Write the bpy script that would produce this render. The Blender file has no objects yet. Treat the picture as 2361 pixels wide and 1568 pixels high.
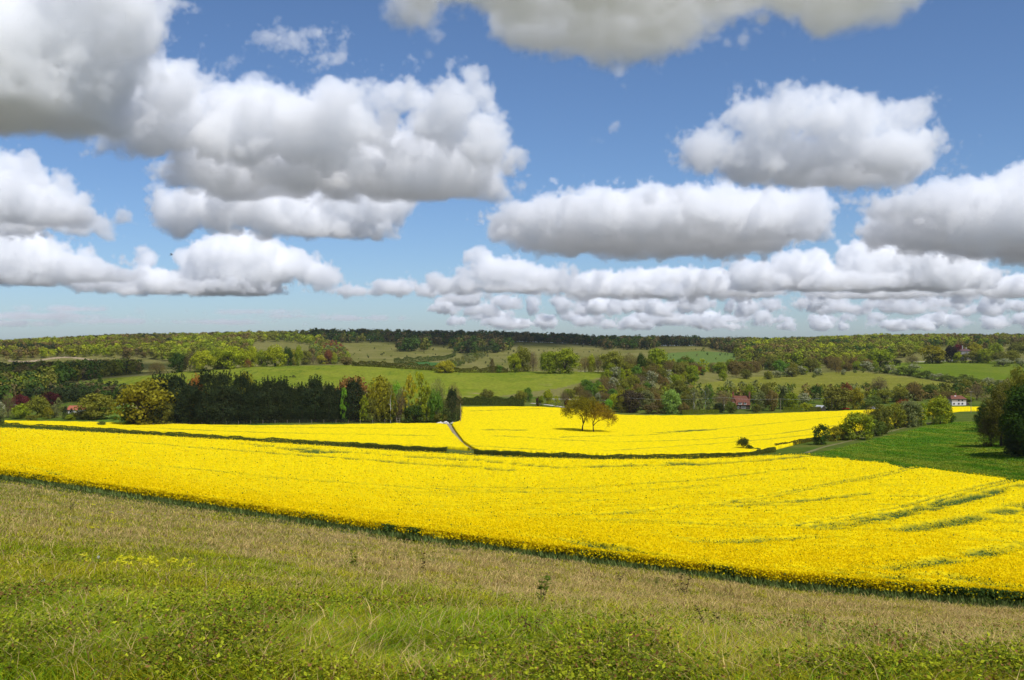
import bpy, math, random
import numpy as np
from mathutils import Vector
R = math.radians
sc = bpy.context.scene
col = sc.collection

# ------------------------------------------------------------------ camera, sky, sun, exposure
CAMZ = 60.0
VH = 340.0
F = 1024.0
cam = bpy.data.cameras.new('camera'); cam_ob = bpy.data.objects.new('camera', cam); col.objects.link(cam_ob)
cam.lens = 36; cam.sensor_width = 36; cam.clip_start = 0.5; cam.clip_end = 120000
cam_ob.location = (0, 0, CAMZ); cam_ob.rotation_euler = (R(90), 0, 0); sc.camera = cam_ob
SUN_EL, SUN_AZ = R(56), R(143)
world = bpy.data.worlds.new('World'); sc.world = world; world.use_nodes = True
wt = world.node_tree; bg = wt.nodes['Background']
sky = wt.nodes.new('ShaderNodeTexSky'); sky.sky_type = 'NISHITA'; sky.sun_disc = False
sky.sun_elevation = SUN_EL; sky.sun_rotation = SUN_AZ
sky.altitude = 100; sky.air_density = 0.8; sky.dust_density = 0.6; sky.ozone_density = 8.0
wt.links.new(sky.outputs[0], bg.inputs[0]); bg.inputs[1].default_value = 0.116
sdir = Vector((math.sin(SUN_AZ) * math.cos(SUN_EL), math.cos(SUN_AZ) * math.cos(SUN_EL), math.sin(SUN_EL)))
sun = bpy.data.lights.new('sun', 'SUN'); sun.energy = 4.5; sun.angle = R(0.53); sun.color = (1.0, 0.97, 0.925)
sun_ob = bpy.data.objects.new('sun', sun); col.objects.link(sun_ob)
sun_ob.rotation_euler = sdir.to_track_quat('Z', 'Y').to_euler()
sc.view_settings.view_transform = 'Standard'; sc.view_settings.look = 'None'
sc.view_settings.exposure = 0.0; sc.view_settings.gamma = 1.0; sc.view_settings.use_curve_mapping = False
cy = sc.cycles
cy.use_denoising = True; cy.use_adaptive_sampling = True; cy.adaptive_threshold = 0.02
cy.max_bounces = 40; cy.diffuse_bounces = 3; cy.glossy_bounces = 2; cy.transmission_bounces = 3
cy.volume_bounces = 26; cy.volume_step_rate = 4.0; cy.volume_max_steps = 160; cy.transparent_max_bounces = 48

rng = np.random.default_rng(7)
random.seed(7)

# ------------------------------------------------------------------ small helpers
def tag(o, label=None, cat=None, group=None, kind=None):
    if label: o['label'] = label
    if cat: o['category'] = cat
    if group: o['group'] = group
    if kind: o['kind'] = kind
    return o

def empty(name, loc=(0, 0, 0), rz=0.0):
    o = bpy.data.objects.new(name, None); col.objects.link(o)
    o.location = loc; o.rotation_euler = (0, 0, rz); o.empty_display_size = 0.2
    return o

def link(name, me, parent=None):
    o = bpy.data.objects.new(name, me); col.objects.link(o)
    if parent is not None: o.parent = parent
    return o

def mesh_np(name, verts, faces, mat, attrs=None, smooth=False):
    """verts (n,3); faces (m,k) all with k corners. attrs {name: per-face float (m,) or colour (m,3)}"""
    verts = np.asarray(verts, np.float32); faces = np.asarray(faces, np.int32)
    me = bpy.data.meshes.new(name)
    m, k = faces.shape
    me.vertices.add(len(verts)); me.vertices.foreach_set('co', verts.ravel())
    me.loops.add(m * k); me.loops.foreach_set('vertex_index', faces.ravel())
    me.polygons.add(m)
    me.polygons.foreach_set('loop_start', np.arange(0, m * k, k, dtype=np.int32))
    try: me.polygons.foreach_set('loop_total', np.full(m, k, np.int32))
    except Exception: pass
    if smooth: me.polygons.foreach_set('use_smooth', np.ones(m, bool))
    for nme, a in (attrs or {}).items():
        a = np.asarray(a, np.float32)
        dom = 'FACE' if len(a) == m else 'POINT'
        if a.ndim == 1:
            at = me.attributes.new(nme, 'FLOAT', dom); at.data.foreach_set('value', a)
        else:
            at = me.attributes.new(nme, 'FLOAT_COLOR', dom)
            c = np.ones((len(a), 4), np.float32); c[:, :3] = a
            at.data.foreach_set('color', c.ravel())
    me.update(calc_edges=True); me.validate()
    if mat is not None: me.materials.append(mat)
    return me

class MB:
    """collects boxes, tubes and polygons for one mesh"""
    def __init__(s): s.v = []; s.f = []
    def poly(s, pts):
        n = len(s.v); s.v += [tuple(p) for p in pts]; s.f.append(list(range(n, n + len(pts))))
    def box(s, x0, x1, y0, y1, z0, z1):
        n = len(s.v)
        s.v += [(x0, y0, z0), (x1, y0, z0), (x1, y1, z0), (x0, y1, z0), (x0, y0, z1), (x1, y0, z1), (x1, y1, z1), (x0, y1, z1)]
        s.f += [[n + i for i in q] for q in ((0, 3, 2, 1), (4, 5, 6, 7), (0, 1, 5, 4), (1, 2, 6, 5), (2, 3, 7, 6), (3, 0, 4, 7))]
    def solid(s, pts, dy):
        """prism: closed outline pts (x,z) at y=0, extruded to dy"""
        n = len(s.v); k = len(pts)
        s.v += [(p[0], dy[0], p[1]) for p in pts] + [(p[0], dy[1], p[1]) for p in pts]
        s.f.append([n + i for i in range(k)]); s.f.append([n + k + i for i in range(k - 1, -1, -1)])
        for i in range(k):
            j = (i + 1) % k; s.f.append([n + j, n + i, n + k + i, n + k + j])
    def tube(s, pts, rad, seg=6):
        pts = [Vector(p) for p in pts]; n0 = len(s.v)
        for i, p in enumerate(pts):
            d = (pts[min(i + 1, len(pts) - 1)] - pts[max(i - 1, 0)])
            d = d.normalized() if d.length > 1e-9 else Vector((0, 0, 1))
            a = d.orthogonal().normalized(); b = d.cross(a)
            r = rad[i] if hasattr(rad, '__len__') else rad
            for k in range(seg):
                t = 2 * math.pi * k / seg
                s.v.append(tuple(p + a * (math.cos(t) * r) + b * (math.sin(t) * r)))
        for i in range(len(pts) - 1):
            for k in range(seg):
                k2 = (k + 1) % seg
                s.f.append([n0 + i * seg + k, n0 + i * seg + k2, n0 + (i + 1) * seg + k2, n0 + (i + 1) * seg + k])
        s.f.append([n0 + k for k in range(seg - 1, -1, -1)])
        e = n0 + (len(pts) - 1) * seg; s.f.append([e + k for k in range(seg)])
    def mesh(s, name, mat, smooth=False):
        me = bpy.data.meshes.new(name); me.from_pydata(s.v, [], s.f); me.update()
        if mat is not None: me.materials.append(mat)
        if smooth: me.polygons.foreach_set('use_smooth', np.ones(len(me.polygons), bool))
        return me
    def build(s, name, mat, parent=None, smooth=False):
        return link(name, s.mesh(name, mat, smooth), parent)

def hash2(ix, iy, seed):
    h = (ix.astype(np.int64) * 374761393 + iy.astype(np.int64) * 668265263 + seed * 974634777) & 0x7fffffff
    h = ((h ^ (h >> 13)) * 1274126177) & 0x7fffffff
    h = (h ^ (h >> 16)) & 0xffffff
    return h / float(0xffffff)
def vnoise(x, y, seed=0):
    x = np.asarray(x, float); y = np.asarray(y, float)
    ix = np.floor(x); iy = np.floor(y); fx = x - ix; fy = y - iy
    fx = fx * fx * (3 - 2 * fx); fy = fy * fy * (3 - 2 * fy)
    a = hash2(ix, iy, seed); b = hash2(ix + 1, iy, seed); c = hash2(ix, iy + 1, seed); d = hash2(ix + 1, iy + 1, seed)
    return (a * (1 - fx) + b * fx) * (1 - fy) + (c * (1 - fx) + d * fx) * fy
def fbm(x, y, seed=0, o=4):
    t = 0; a = 0.5; s = 0
    for k in range(o):
        t = t + a * vnoise(x * 2**k, y * 2**k, seed + k * 17); s += a; a *= 0.55
    return t / s
def sstep(a, b, x):
    t = np.clip((x - a) / (b - a), 0, 1); return t * t * (3 - 2 * t)

# ------------------------------------------------------------------ terrain: drop below the camera along each bearing
US = np.arange(0, 1025, 128.0)
def pchip(x, y, xi):
    x = np.asarray(x, float); y = np.asarray(y, float)
    h = np.diff(x); d = np.diff(y) / h
    m = np.zeros_like(y)
    m[0] = d[0]; m[-1] = d[-1]
    for i in range(1, len(x) - 1):
        if d[i - 1] * d[i] > 0:
            w1 = 2 * h[i] + h[i - 1]; w2 = h[i] + 2 * h[i - 1]
            m[i] = (w1 + w2) / (w1 / d[i - 1] + w2 / d[i])
    xi = np.clip(xi, x[0], x[-1]); k = np.clip(np.searchsorted(x, xi) - 1, 0, len(x) - 2)
    t = (xi - x[k]) / h[k]
    return ((2*t**3 - 3*t**2 + 1) * y[k] + (t**3 - 2*t**2 + t) * h[k] * m[k] + (-2*t**3 + 3*t**2) * y[k+1] + (t**3 - t**2) * h[k] * m[k+1])
E1V = np.array([479, 497, 516, 535, 553, 569, 586, 598, 609.])     # near edge of the first rape field (pixels)
E1Y = np.array([115, 107, 99, 92, 85, 79, 73, 67, 62.])
RINGS = [  # (distance per station, drop per station)
 (np.full(9, 0.5), np.full(9, 1.70)),
 (np.full(9, 8.0), np.full(9, 2.66)),
 (np.full(9, 22.), (E1V + 0.46 * (680 - E1V) - VH) / F * 22.),
 (E1Y, (E1V - VH) / F * E1Y),
 (np.array([470, 450, 420, 390, 360, 345, 350, 300, 240.]), np.array([40.4, 41.7, 42.2, 41.7, 40.4, 39.8, 39.1, 36, 32.8])),
 (np.array([540, 540, 500, 500, 500, 500, 500, 480, 420.]), np.array([42.2, 42.7, 41, 40.8, 41, 42.5, 41.5, 38.6, 34.0])),
 (np.array([640, 640, 640, 640, 640, 600, 610, 630, 640.]), np.array([41.6, 41.6, 41, 41, 41.5, 44.0, 43.2, 42.2, 41.])),
 (np.array([720, 720, 720, 720, 720, 730, 850, 850, 850.]), np.array([42, 41, 40, 40, 40, 40.4, 38.4, 37, 38.])),
 (np.array([900, 900, 900, 900, 900, 900, 980, 980, 980.]), np.array([38, 32, 23.7, 22.2, 27.7, 27.7, 34, 31.2, 31.])),
 (np.full(9, 1200.), np.array([36, 35, 32, 30.5, 34, 36, 36, 29, 26.])),
 (np.full(9, 1600.), np.array([18.7, 18.7, 15.6, 19, 25, 18, 20, 15.6, 14.])),
 (np.full(9, 2100.), np.array([15, 3, -2, -1, 3, 12, 12, 4, 4.])),
 (np.full(9, 3400.), np.array([22, 16, 12, 14, 18, 24, 24, 20, 20.])),
 (np.full(9, 20000.), np.full(9, 120.)),
 (np.full(9, 110000.), np.full(9, 900.)),
]
TU = np.arange(-400, 1425, 4.0)
TL = np.linspace(math.log(0.5), math.log(110000.), 1400)
TD = np.zeros((len(TU), len(TL)))
_yr = np.array([pchip(US, r[0], TU) for r in RINGS]); _dr = np.array([pchip(US, r[1], TU) for r in RINGS])
for i in range(len(TU)):
    TD[i] = pchip(np.log(_yr[:, i]), _dr[:, i], TL)
def drop(u, Y):
    u = np.asarray(u, float); Y = np.maximum(np.asarray(Y, float), 0.51)
    a = np.clip((u - TU[0]) / 4.0, 0, len(TU) - 1.001); b = np.clip((np.log(Y) - TL[0]) / (TL[1] - TL[0]), 0, len(TL) - 1.001)
    i = a.astype(int); j = b.astype(int); a = a - i; b = b - j
    d = (TD[i, j] * (1 - b) + TD[i, j + 1] * b) * (1 - a) + (TD[i + 1, j] * (1 - b) + TD[i + 1, j + 1] * b) * a
    x = (u - 512) / F * Y
    w = sstep(30, 300, Y) * (1 - sstep(1e4, 2e4, Y))
    return d + (fbm(x / 90., Y / 90., 3, 3) - 0.5) * 1.6 * w
def gz(x, y):
    """ground height at world x, y"""
    y = np.maximum(np.asarray(y, float), 0.6)
    return CAMZ - drop(512 + F * np.asarray(x, float) / y, y)
_SY = np.geomspace(4.0, 2600.0, 1500)
_HU = np.arange(-150.0, 1180.0, 1.0)
_VT = np.concatenate([(VH + drop(_HU[i:i + 100, None], _SY[None, :]) / _SY[None, :] * F) for i in range(0, len(_HU), 100)]).astype(np.float32)
_FS = (F / _SY).astype(np.float32)
def hitY(u, v, lift=0.0, ymin=0.0):
    """distance at which the sight line through (u, v) first meets the ground raised by lift"""
    u = np.atleast_1d(np.asarray(u, float)); v = np.broadcast_to(np.atleast_1d(np.asarray(v, float)), u.shape)
    out = np.empty(len(u))
    for c in range(0, len(u), 8000):
        uu = u[c:c + 8000]; vv = v[c:c + 8000]
        V = _VT[np.clip(np.rint(uu - _HU[0]).astype(int), 0, len(_HU) - 1)]
        if lift: V = V - lift * _FS[None, :]
        ok = (V <= vv[:, None]) & (_SY >= max(ymin, 45.0 if lift else 0.0))[None, :]
        k = np.where(ok.any(1), ok.argmax(1), len(_SY) - 1); k = np.maximum(k, 1)
        r = np.arange(len(uu)); v0 = V[r, k - 1].astype(float); v1 = V[r, k].astype(float)
        t = np.clip((v0 - vv) / np.where(np.abs(v0 - v1) < 1e-9, 1, v0 - v1), 0, 1)
        out[c:c + 8000] = _SY[k - 1] * (1 - t) + _SY[k] * t
    return out
def gpt(u, v, lift=0.0):
    Y = float(hitY(u, v, lift)[0]); x = (u - 512) / F * Y
    return x, Y, float(gz(x, Y))
def inpoly(u, v, poly):
    u = np.asarray(u); v = np.asarray(v); r = np.zeros(u.shape, bool); n = len(poly)
    for i in range(n):
        x0, y0 = poly[i]; x1, y1 = poly[(i + 1) % n]
        c = ((y0 > v) != (y1 > v)) & (u < (x1 - x0) * (v - y0) / ((y1 - y0) if y1 != y0 else 1e-9) + x0)
        r ^= c
    return r
def plist(L, u):
    L = np.array(L, float); return np.interp(u, L[:, 0], L[:, 1])

# ------------------------------------------------------------------ materials
def mat_new(name):
    m = bpy.data.materials.new(name); m.use_nodes = True; t = m.node_tree; t.nodes.clear()
    o = t.nodes.new('ShaderNodeOutputMaterial'); return m, t, o
def N(t, ty, **kw):
    n = t.nodes.new(ty)
    for k, v in kw.items(): setattr(n, k, v)
    return n
def leaf_mat(name, source='object', trans=0.3, spread=0.55):
    """leaves: colour from the object (or a per-face colour), varied leaf by leaf; part of the light passes through"""
    m, t, o = mat_new(name)
    if source == 'object':
        c = N(t, 'ShaderNodeObjectInfo').outputs['Color']
    else:
        c = N(t, 'ShaderNodeAttribute', attribute_name='col').outputs['Color']
    a = N(t, 'ShaderNodeAttribute', attribute_name='tint')
    mr = N(t, 'ShaderNodeMapRange'); mr.inputs['To Min'].default_value = 1 - spread; mr.inputs['To Max'].default_value = 1 + spread
    t.links.new(a.outputs['Fac'], mr.inputs['Value'])
    mx = N(t, 'ShaderNodeVectorMath', operation='SCALE'); t.links.new(c, mx.inputs[0]); t.links.new(mr.outputs[0], mx.inputs['Scale'])
    b = N(t, 'ShaderNodeAttribute', attribute_name='bloom')
    mc = N(t, 'ShaderNodeMix', data_type='RGBA'); t.links.new(b.outputs['Fac'], mc.inputs['Factor'])
    t.links.new(mx.outputs[0], mc.inputs['A']); mc.inputs['B'].default_value = (0.44, 0.43, 0.29, 1)
    d = N(t, 'ShaderNodeBsdfDiffuse'); tr = N(t, 'ShaderNodeBsdfTranslucent'); ms = N(t, 'ShaderNodeMixShader')
    ms.inputs[0].default_value = trans
    t.links.new(mc.outputs['Result'], d.inputs[0])
    br = N(t, 'ShaderNodeVectorMath', operation='MULTIPLY'); t.links.new(mc.outputs['Result'], br.inputs[0]); br.inputs[1].default_value = (1.25, 1.2, 0.7)
    t.links.new(br.outputs[0], tr.inputs[0])
    t.links.new(d.outputs[0], ms.inputs[1]); t.links.new(tr.outputs[0], ms.inputs[2]); t.links.new(ms.outputs[0], o.inputs[0])
    return m
def rough_mat(name, c1, c2=None, scale=3.0, rough=0.9, bump=0.0, detail=4.0, coords='Object'):
    m, t, o = mat_new(name)
    p = N(t, 'ShaderNodeBsdfPrincipled'); p.inputs['Roughness'].default_value = rough
    p.inputs['Specular IOR Level'].default_value = 0.2
    tc = N(t, 'ShaderNodeTexCoord'); n = N(t, 'ShaderNodeTexNoise'); n.inputs['Scale'].default_value = scale; n.inputs['Detail'].default_value = detail
    t.links.new(tc.outputs[coords], n.inputs['Vector'])
    r = N(t, 'ShaderNodeValToRGB'); r.color_ramp.elements[0].position = 0.3; r.color_ramp.elements[1].position = 0.7
    r.color_ramp.elements[0].color = (*c1, 1); r.color_ramp.elements[1].color = (*(c2 or c1), 1)
    t.links.new(n.outputs[0], r.inputs[0]); t.links.new(r.outputs[0], p.inputs['Base Color'])
    if bump:
        b = N(t, 'ShaderNodeBump'); b.inputs['Strength'].default_value = bump; t.links.new(n.outputs[0], b.inputs['Height']); t.links.new(b.outputs[0], p.inputs['Normal'])
    t.links.new(p.outputs[0], o.inputs[0]); return m

M_LEAF = leaf_mat('leaves', 'object', 0.30, 0.38)
M_WOODLEAF = leaf_mat('wood_leaves', 'attr', 0.22, 0.22)
M_GRASS = leaf_mat('grass_blades', 'attr', 0.40, 0.35)
M_CROP = leaf_mat('rape_flowers', 'attr', 0.30, 0.10)
M_BARK = rough_mat('bark', (0.035, 0.026, 0.018), (0.085, 0.065, 0.045), 9.0, bump=0.4)
M_BIRCH = rough_mat('birch_bark', (0.45, 0.42, 0.36), (0.62, 0.60, 0.54), 14.0)
M_POLE = rough_mat('weathered_wood', (0.20, 0.165, 0.12), (0.30, 0.255, 0.19), 5.0)
M_ROOFTILE = rough_mat('clay_tiles', (0.10, 0.040, 0.026), (0.215, 0.085, 0.055), 2.2, bump=0.2)
M_BRICK = rough_mat('red_brick', (0.15, 0.055, 0.032), (0.26, 0.10, 0.06), 3.0)
M_DARKWALL = rough_mat('dark_wall', (0.045, 0.035, 0.028), (0.09, 0.07, 0.055), 3.0)
M_WHITEWALL = rough_mat('white_render', (0.62, 0.56, 0.50), (0.74, 0.69, 0.64), 0.8)
M_UPPERWALL = rough_mat('tan_upper_wall', (0.36, 0.29, 0.21), (0.48, 0.40, 0.30), 4.0)
M_WHITE = rough_mat('white_paint', (0.78, 0.78, 0.76), (0.84, 0.84, 0.82), 2.0, rough=0.5)
M_STONE = rough_mat('grey_stone', (0.15, 0.135, 0.12), (0.22, 0.20, 0.18), 0.8)
M_CHALK = rough_mat('chalk_rubble', (0.50, 0.46, 0.40), (0.74, 0.71, 0.66), 3.0, bump=0.5)
M_TRACK = rough_mat('stony_track', (0.20, 0.165, 0.105), (0.34, 0.285, 0.20), 0.6, bump=0.3)
M_GLASS = rough_mat('dark_window_glass', (0.012, 0.014, 0.018), None, 2.0, rough=0.12)
M_HIDE = rough_mat('dark_hide', (0.012, 0.008, 0.006), (0.022, 0.014, 0.010), 2.0)
M_WOOL = rough_mat('white_wool', (0.52, 0.49, 0.42), (0.66, 0.63, 0.56), 6.0)
M_METAL = rough_mat('grey_galvanised_metal', (0.42, 0.43, 0.44), (0.55, 0.56, 0.57), 3.0, rough=0.5)
M_RED = rough_mat('red_car_paint', (0.45, 0.012, 0.012), None, 2.0, rough=0.3)
M_TYRE = rough_mat('black_rubber', (0.012, 0.012, 0.012), None, 2.0)
M_CREOSOTE = rough_mat('dark_timber', (0.03, 0.024, 0.02), (0.06, 0.05, 0.04), 4.0)
M_FEATHER = rough_mat('dark_feathers', (0.035, 0.035, 0.04), (0.06, 0.06, 0.065), 6.0)
M_STEM = rough_mat('weed_stem', (0.06, 0.045, 0.02), (0.12, 0.09, 0.04), 20.0)

# ------------------------------------------------------------------ clouds: closed bodies of white scattering air
def cloud_mat(name, dens, g=0.06):
    m, t, o = mat_new(name)
    p = N(t, 'ShaderNodeVolumePrincipled'); p.inputs['Color'].default_value = (0.9985, 0.9985, 0.9985, 1)
    p.inputs['Density'].default_value = dens; p.inputs['Anisotropy'].default_value = g
    t.links.new(p.outputs[0], o.inputs['Volume'])
    return m
CLOUD_BASE = 1105.0
def cloud(name, label, blobs, Y, mat, vox=1.6, A=(185, 105, 64, 40, 20), S=(760, 310, 135, 62, 30), base=CLOUD_BASE, seed=1, depth=0.7, thr=0.12, rmax=2600., smooth=140., flat=70., cat='cloud', soft=34.):
    B = []
    for b in blobs:
        u, v, ru, rv = b[:4]; dy = b[4] if len(b) > 4 else 0.0
        y = Y + dy; k = y / F
        ry = min(rmax, max(ru * depth, rv) * k)
        if len(b) > 5: ry = b[5]
        B.append(((u - 512) * k, y, CAMZ + (VH - v) * k, ru * k, ry, rv * k))
    lo = Vector((1e9,) * 3); hi = Vector((-1e9,) * 3); pad = A[0] * 0.8
    for b in B:
        for i in range(3):
            lo[i] = min(lo[i], b[i] - b[i + 3] - pad); hi[i] = max(hi[i], b[i] + b[i + 3] + pad)
    lo.z = max(lo.z, base - 130)
    vs = vox * Y / F
    ff = min(2.0, max(1.0, Y / 9000.)) ** .75; A = (A[0],) + tuple(a * ff for a in A[1:]); S = (S[0],) + tuple(q_ * ff for q_ in S[1:])
    ng = bpy.data.node_groups.new(name, 'GeometryNodeTree'); ng.interface.new_socket('Geometry', in_out='OUTPUT', socket_type='NodeSocketGeometry')
    nn = ng.nodes; L = ng.links
    def Mt(op, a, b=None, c=None):
        n = nn.new('ShaderNodeMath'); n.operation = op
        for i, v in enumerate((a, b, c)):
            if v is None: continue
            if isinstance(v, (int, float)): n.inputs[i].default_value = v
            else: L.new(v, n.inputs[i])
        return n.outputs[0]
    def Vm(op, a, b):
        n = nn.new('ShaderNodeVectorMath'); n.operation = op; L.new(a, n.inputs[0])
        if b is not None: n.inputs[1].default_value = b
        return n
    pos = nn.new('GeometryNodeInputPosition').outputs[0]
    d = None
    for x, y, z, rx, ry, rz in B:
        s = Vm('SUBTRACT', pos, (x, y, z)); m = Vm('MULTIPLY', s.outputs[0], (1 / rx, 1 / ry, 1 / rz)); le = Vm('LENGTH', m.outputs[0], None).outputs['Value']
        e = Mt('MULTIPLY', Mt('SUBTRACT', le, 1.0), min(rx, ry, rz))
        d = e if d is None else Mt('SMOOTH_MIN', d, e, smooth)
    of = Vm('ADD', pos, (seed * 1371.3, seed * 911.7, seed * 517.1))
    for a, s in zip(A, S):
        n = nn.new('ShaderNodeTexNoise'); n.noise_dimensions = '3D'; L.new(of.outputs[0], n.inputs['Vector'])
        n.inputs['Scale'].default_value = 1 / s; n.inputs['Detail'].default_value = 2.0; n.inputs['Roughness'].default_value = 0.5
        b = Mt('ABSOLUTE', Mt('MULTIPLY_ADD', n.outputs[0], 2., -1.))
        d = Mt('SUBTRACT', d, Mt('MULTIPLY', b, a * 2.2)); d = Mt('ADD', d, a * 0.45)
    if base > -1e8:
        sx = nn.new('ShaderNodeSeparateXYZ'); L.new(pos, sx.inputs[0])
        bn = nn.new('ShaderNodeTexNoise'); L.new(of.outputs[0], bn.inputs['Vector']); bn.inputs['Scale'].default_value = 1 / (640. * ff); bn.inputs['Detail'].default_value = 5
        bz = Mt('MULTIPLY_ADD', bn.outputs[0], 280. * ff, base - 140. * ff)
        d = Mt('SMOOTH_MAX', d, Mt('SUBTRACT', bz, sx.outputs[2]), flat)
    den = Mt('MULTIPLY', d, -1 / soft)
    cl = nn.new('ShaderNodeClamp'); L.new(den, cl.inputs[0])
    vc = nn.new('GeometryNodeVolumeCube'); L.new(cl.outputs[0], vc.inputs['Density']); vc.inputs['Min'].default_value = lo; vc.inputs['Max'].default_value = hi
    for i, a in enumerate('XYZ'): vc.inputs['Resolution ' + a].default_value = max(10, int((hi[i] - lo[i]) / vs))
    sm = nn.new('GeometryNodeSetMaterial'); sm.inputs['Material'].default_value = mat; L.new(vc.outputs[0], sm.inputs[0])
    go = nn.new('NodeGroupOutput'); L.new(sm.outputs[0], go.inputs[0])
    me = bpy.data.volumes.new(name); ob = link(name, me); me.materials.append(mat)
    md = ob.modifiers.new('body', 'NODES'); md.node_group = ng
    tag(ob, label, cat, 'cumulus clouds')
    return ob

MC_N = cloud_mat('cloud_white', 0.0105)
MC_M = cloud_mat('cloud_middle', 0.0068)
MC_F = cloud_mat('cloud_far', 0.007)
MC_W = cloud_mat('cloud_thin', 0.0050)
MC_S = cloud_mat('cloud_streak', 0.0011)
import os
if not os.environ.get('NOCLOUD'):
    cloud('cloud', 'grey bottomed cloud filling the upper corner above the big white cumulus', [(0, 50, 135, 95, 0, 900), (95, 10, 80, 62, 0, 700), (-120, 40, 120, 100), (140, 40, 30, 45), (60, 85, 85, 45, 300, 800)], 5000, MC_N, seed=2)
    cloud('cloud', 'largest white cumulus, broad, with a pointed top and dark grey base',
          [(110, 108, 60, 45, -500), (165, 85, 50, 45, -400), (150, 125, 70, 45), (240, 130, 75, 50), (320, 128, 85, 50), (290, 95, 45, 22), (350, 100, 45, 26), (405, 95, 42, 33), (417, 74, 17, 22), (455, 108, 45, 40), (490, 145, 38, 38), (510, 163, 26, 28), (420, 165, 100, 44, 700), (320, 168, 120, 38, 800), (240, 168, 85, 32, 600), (480, 175, 45, 28, 800), (445, 122, 46, 30, 200), (470, 135, 40, 30, 100)], 7000, MC_N, seed=3)
    cloud('cloud', 'long low cloud tucked under the base of the largest cumulus', [(175, 212, 34, 26), (160, 194, 14, 18), (225, 208, 55, 28), (300, 216, 60, 30), (370, 210, 50, 30), (397, 203, 24, 24), (330, 232, 70, 18), (260, 200, 70, 20)], 10600, MC_N, seed=4, A=(150, 90, 62, 40, 20))
    cloud('cloud', 'white cloud cut by the picture edge below the grey bottomed cloud', [(20, 192, 54, 38), (60, 212, 52, 30), (100, 223, 40, 16), (-25, 196, 52, 40), (8, 167, 34, 20), (125, 216, 12, 8), (40, 222, 60, 20, 1200)], 9600, MC_N, seed=5)
    cloud('cloud', 'flat layered cloud low above the valley wood', [(10, 262, 62, 40, 20), (70, 266, 44, 19), (-25, 258, 40, 20), (108, 274, 36, 14), (40, 250, 40, 12)], 19500, MC_F, seed=6, A=(150, 90, 62, 40, 20))
    cloud('cloud', 'long lumpy cloud with two towers above the wooded ridge', [(95, 280, 34, 16), (145, 261, 15, 17), (150, 280, 40, 16), (195, 281, 50, 16), (235, 268, 60, 40, 20), (268, 250, 18, 18), (290, 266, 34, 20), (322, 276, 30, 16), (215, 288, 80, 10), (140, 290, 50, 8)], 24000, MC_F, seed=7, A=(160, 110, 60, 28))
    cloud('cloud', 'small row of white puffs trailing behind the lumpy two-tower cloud', [(345, 290, 24, 7), (393, 287, 28, 10), (428, 291, 20, 10), (455, 300, 22, 8), (410, 282, 12, 8), (370, 292, 24, 5)], 29000, MC_F, seed=8, A=(120, 90, 50, 28))
    cloud('cloud', 'wide cauliflower cloud above the lone trees, under the smaller bright cumulus', [(497, 217, 28, 16), (540, 216, 52, 25), (600, 210, 56, 26), (660, 206, 56, 27), (715, 208, 52, 27), (770, 210, 46, 31), (805, 215, 34, 30), (820, 203, 17, 17), (640, 226, 130, 30, 1300, 2000), (725, 228, 95, 30, 1500, 2000), (575, 228, 85, 28, 1300, 1800)], 14300, MC_M, base=CLOUD_BASE - 150, seed=9, A=(170, 95, 62, 40, 20))
    cloud('cloud', 'bright isolated cumulus with a horn at each end of its top', [(716, 150, 50, 30), (735, 98, 9, 22), (742, 118, 28, 24), (765, 122, 50, 38), (800, 111, 50, 33), (850, 118, 54, 36), (902, 120, 40, 26), (938, 98, 15, 12), (920, 110, 20, 14), (895, 152, 64, 30), (780, 160, 90, 30, 300), (948, 168, 24, 9), (860, 164, 80, 28, 400)], 7000, MC_N, seed=10, A=(110, 80, 60, 40, 20))
    cloud('cloud', 'huge dark bellied cloud cut by the top edge of the picture', [(560, -45, 120, 64, 50, 950), (630, -40, 120, 72, 150, 950), (760, -45, 125, 56, 50, 850), (860, -42, 95, 46, 0, 700), (450, -50, 85, 44, 0, 640), (425, -40, 50, 34, 0, 560), (930, -40, 45, 32, 0, 520), (700, -40, 130, 60, 50, 900)], 3250, MC_N, vox=2.6, seed=11, A=(130, 90, 62, 40, 20))
    cloud('cloud', 'cloud piled at the side edge with a wide shaded underside', [(1000, 212, 66, 42), (1045, 194, 54, 42), (905, 207, 64, 18), (855, 202, 30, 13), (950, 220, 80, 32, 1500, 2000), (1040, 222, 75, 40, 2200, 2400), (1000, 225, 80, 32, 2600, 2200)], 12000, MC_M, base=CLOUD_BASE - 110, seed=12, A=(160, 95, 62, 40, 20))
    cloud('cloud', 'domed cloud low over the wooded hill with a cream lit face', [(755, 276, 36, 18), (800, 268, 46, 20), (870, 262, 44, 24), (886, 245, 22, 12), (925, 268, 60, 40, 20), (840, 284, 90, 13), (970, 278, 40, 18)], 22000, MC_F, seed=13, A=(150, 100, 55, 26))
    cloud('cloud', 'small flat-based cloud low beside the wide cauliflower cloud', [(500, 272, 42, 17), (545, 277, 40, 13), (485, 262, 22, 12), (455, 286, 34, 13), (520, 288, 60, 10)], 23500, MC_F, seed=14, A=(150, 100, 55, 26))
    cloud('cloud', 'pale veil of cloud filling the gap under the side cloud pile', [(900, 290, 50, 12), (960, 286, 46, 14), (1020, 288, 50, 14), (850, 294, 50, 9)], 26000, MC_F, seed=34, A=(150, 100, 55, 26))
    cloud('cloud', 'long grey cloud layer spread behind the wide cauliflower cloud', [(600, 282, 60, 12), (680, 280, 70, 13), (560, 286, 50, 10), (740, 288, 60, 12), (640, 290, 90, 9)], 27000, MC_F, seed=24, A=(150, 100, 55, 26))
    rr = random.Random(5)
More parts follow.
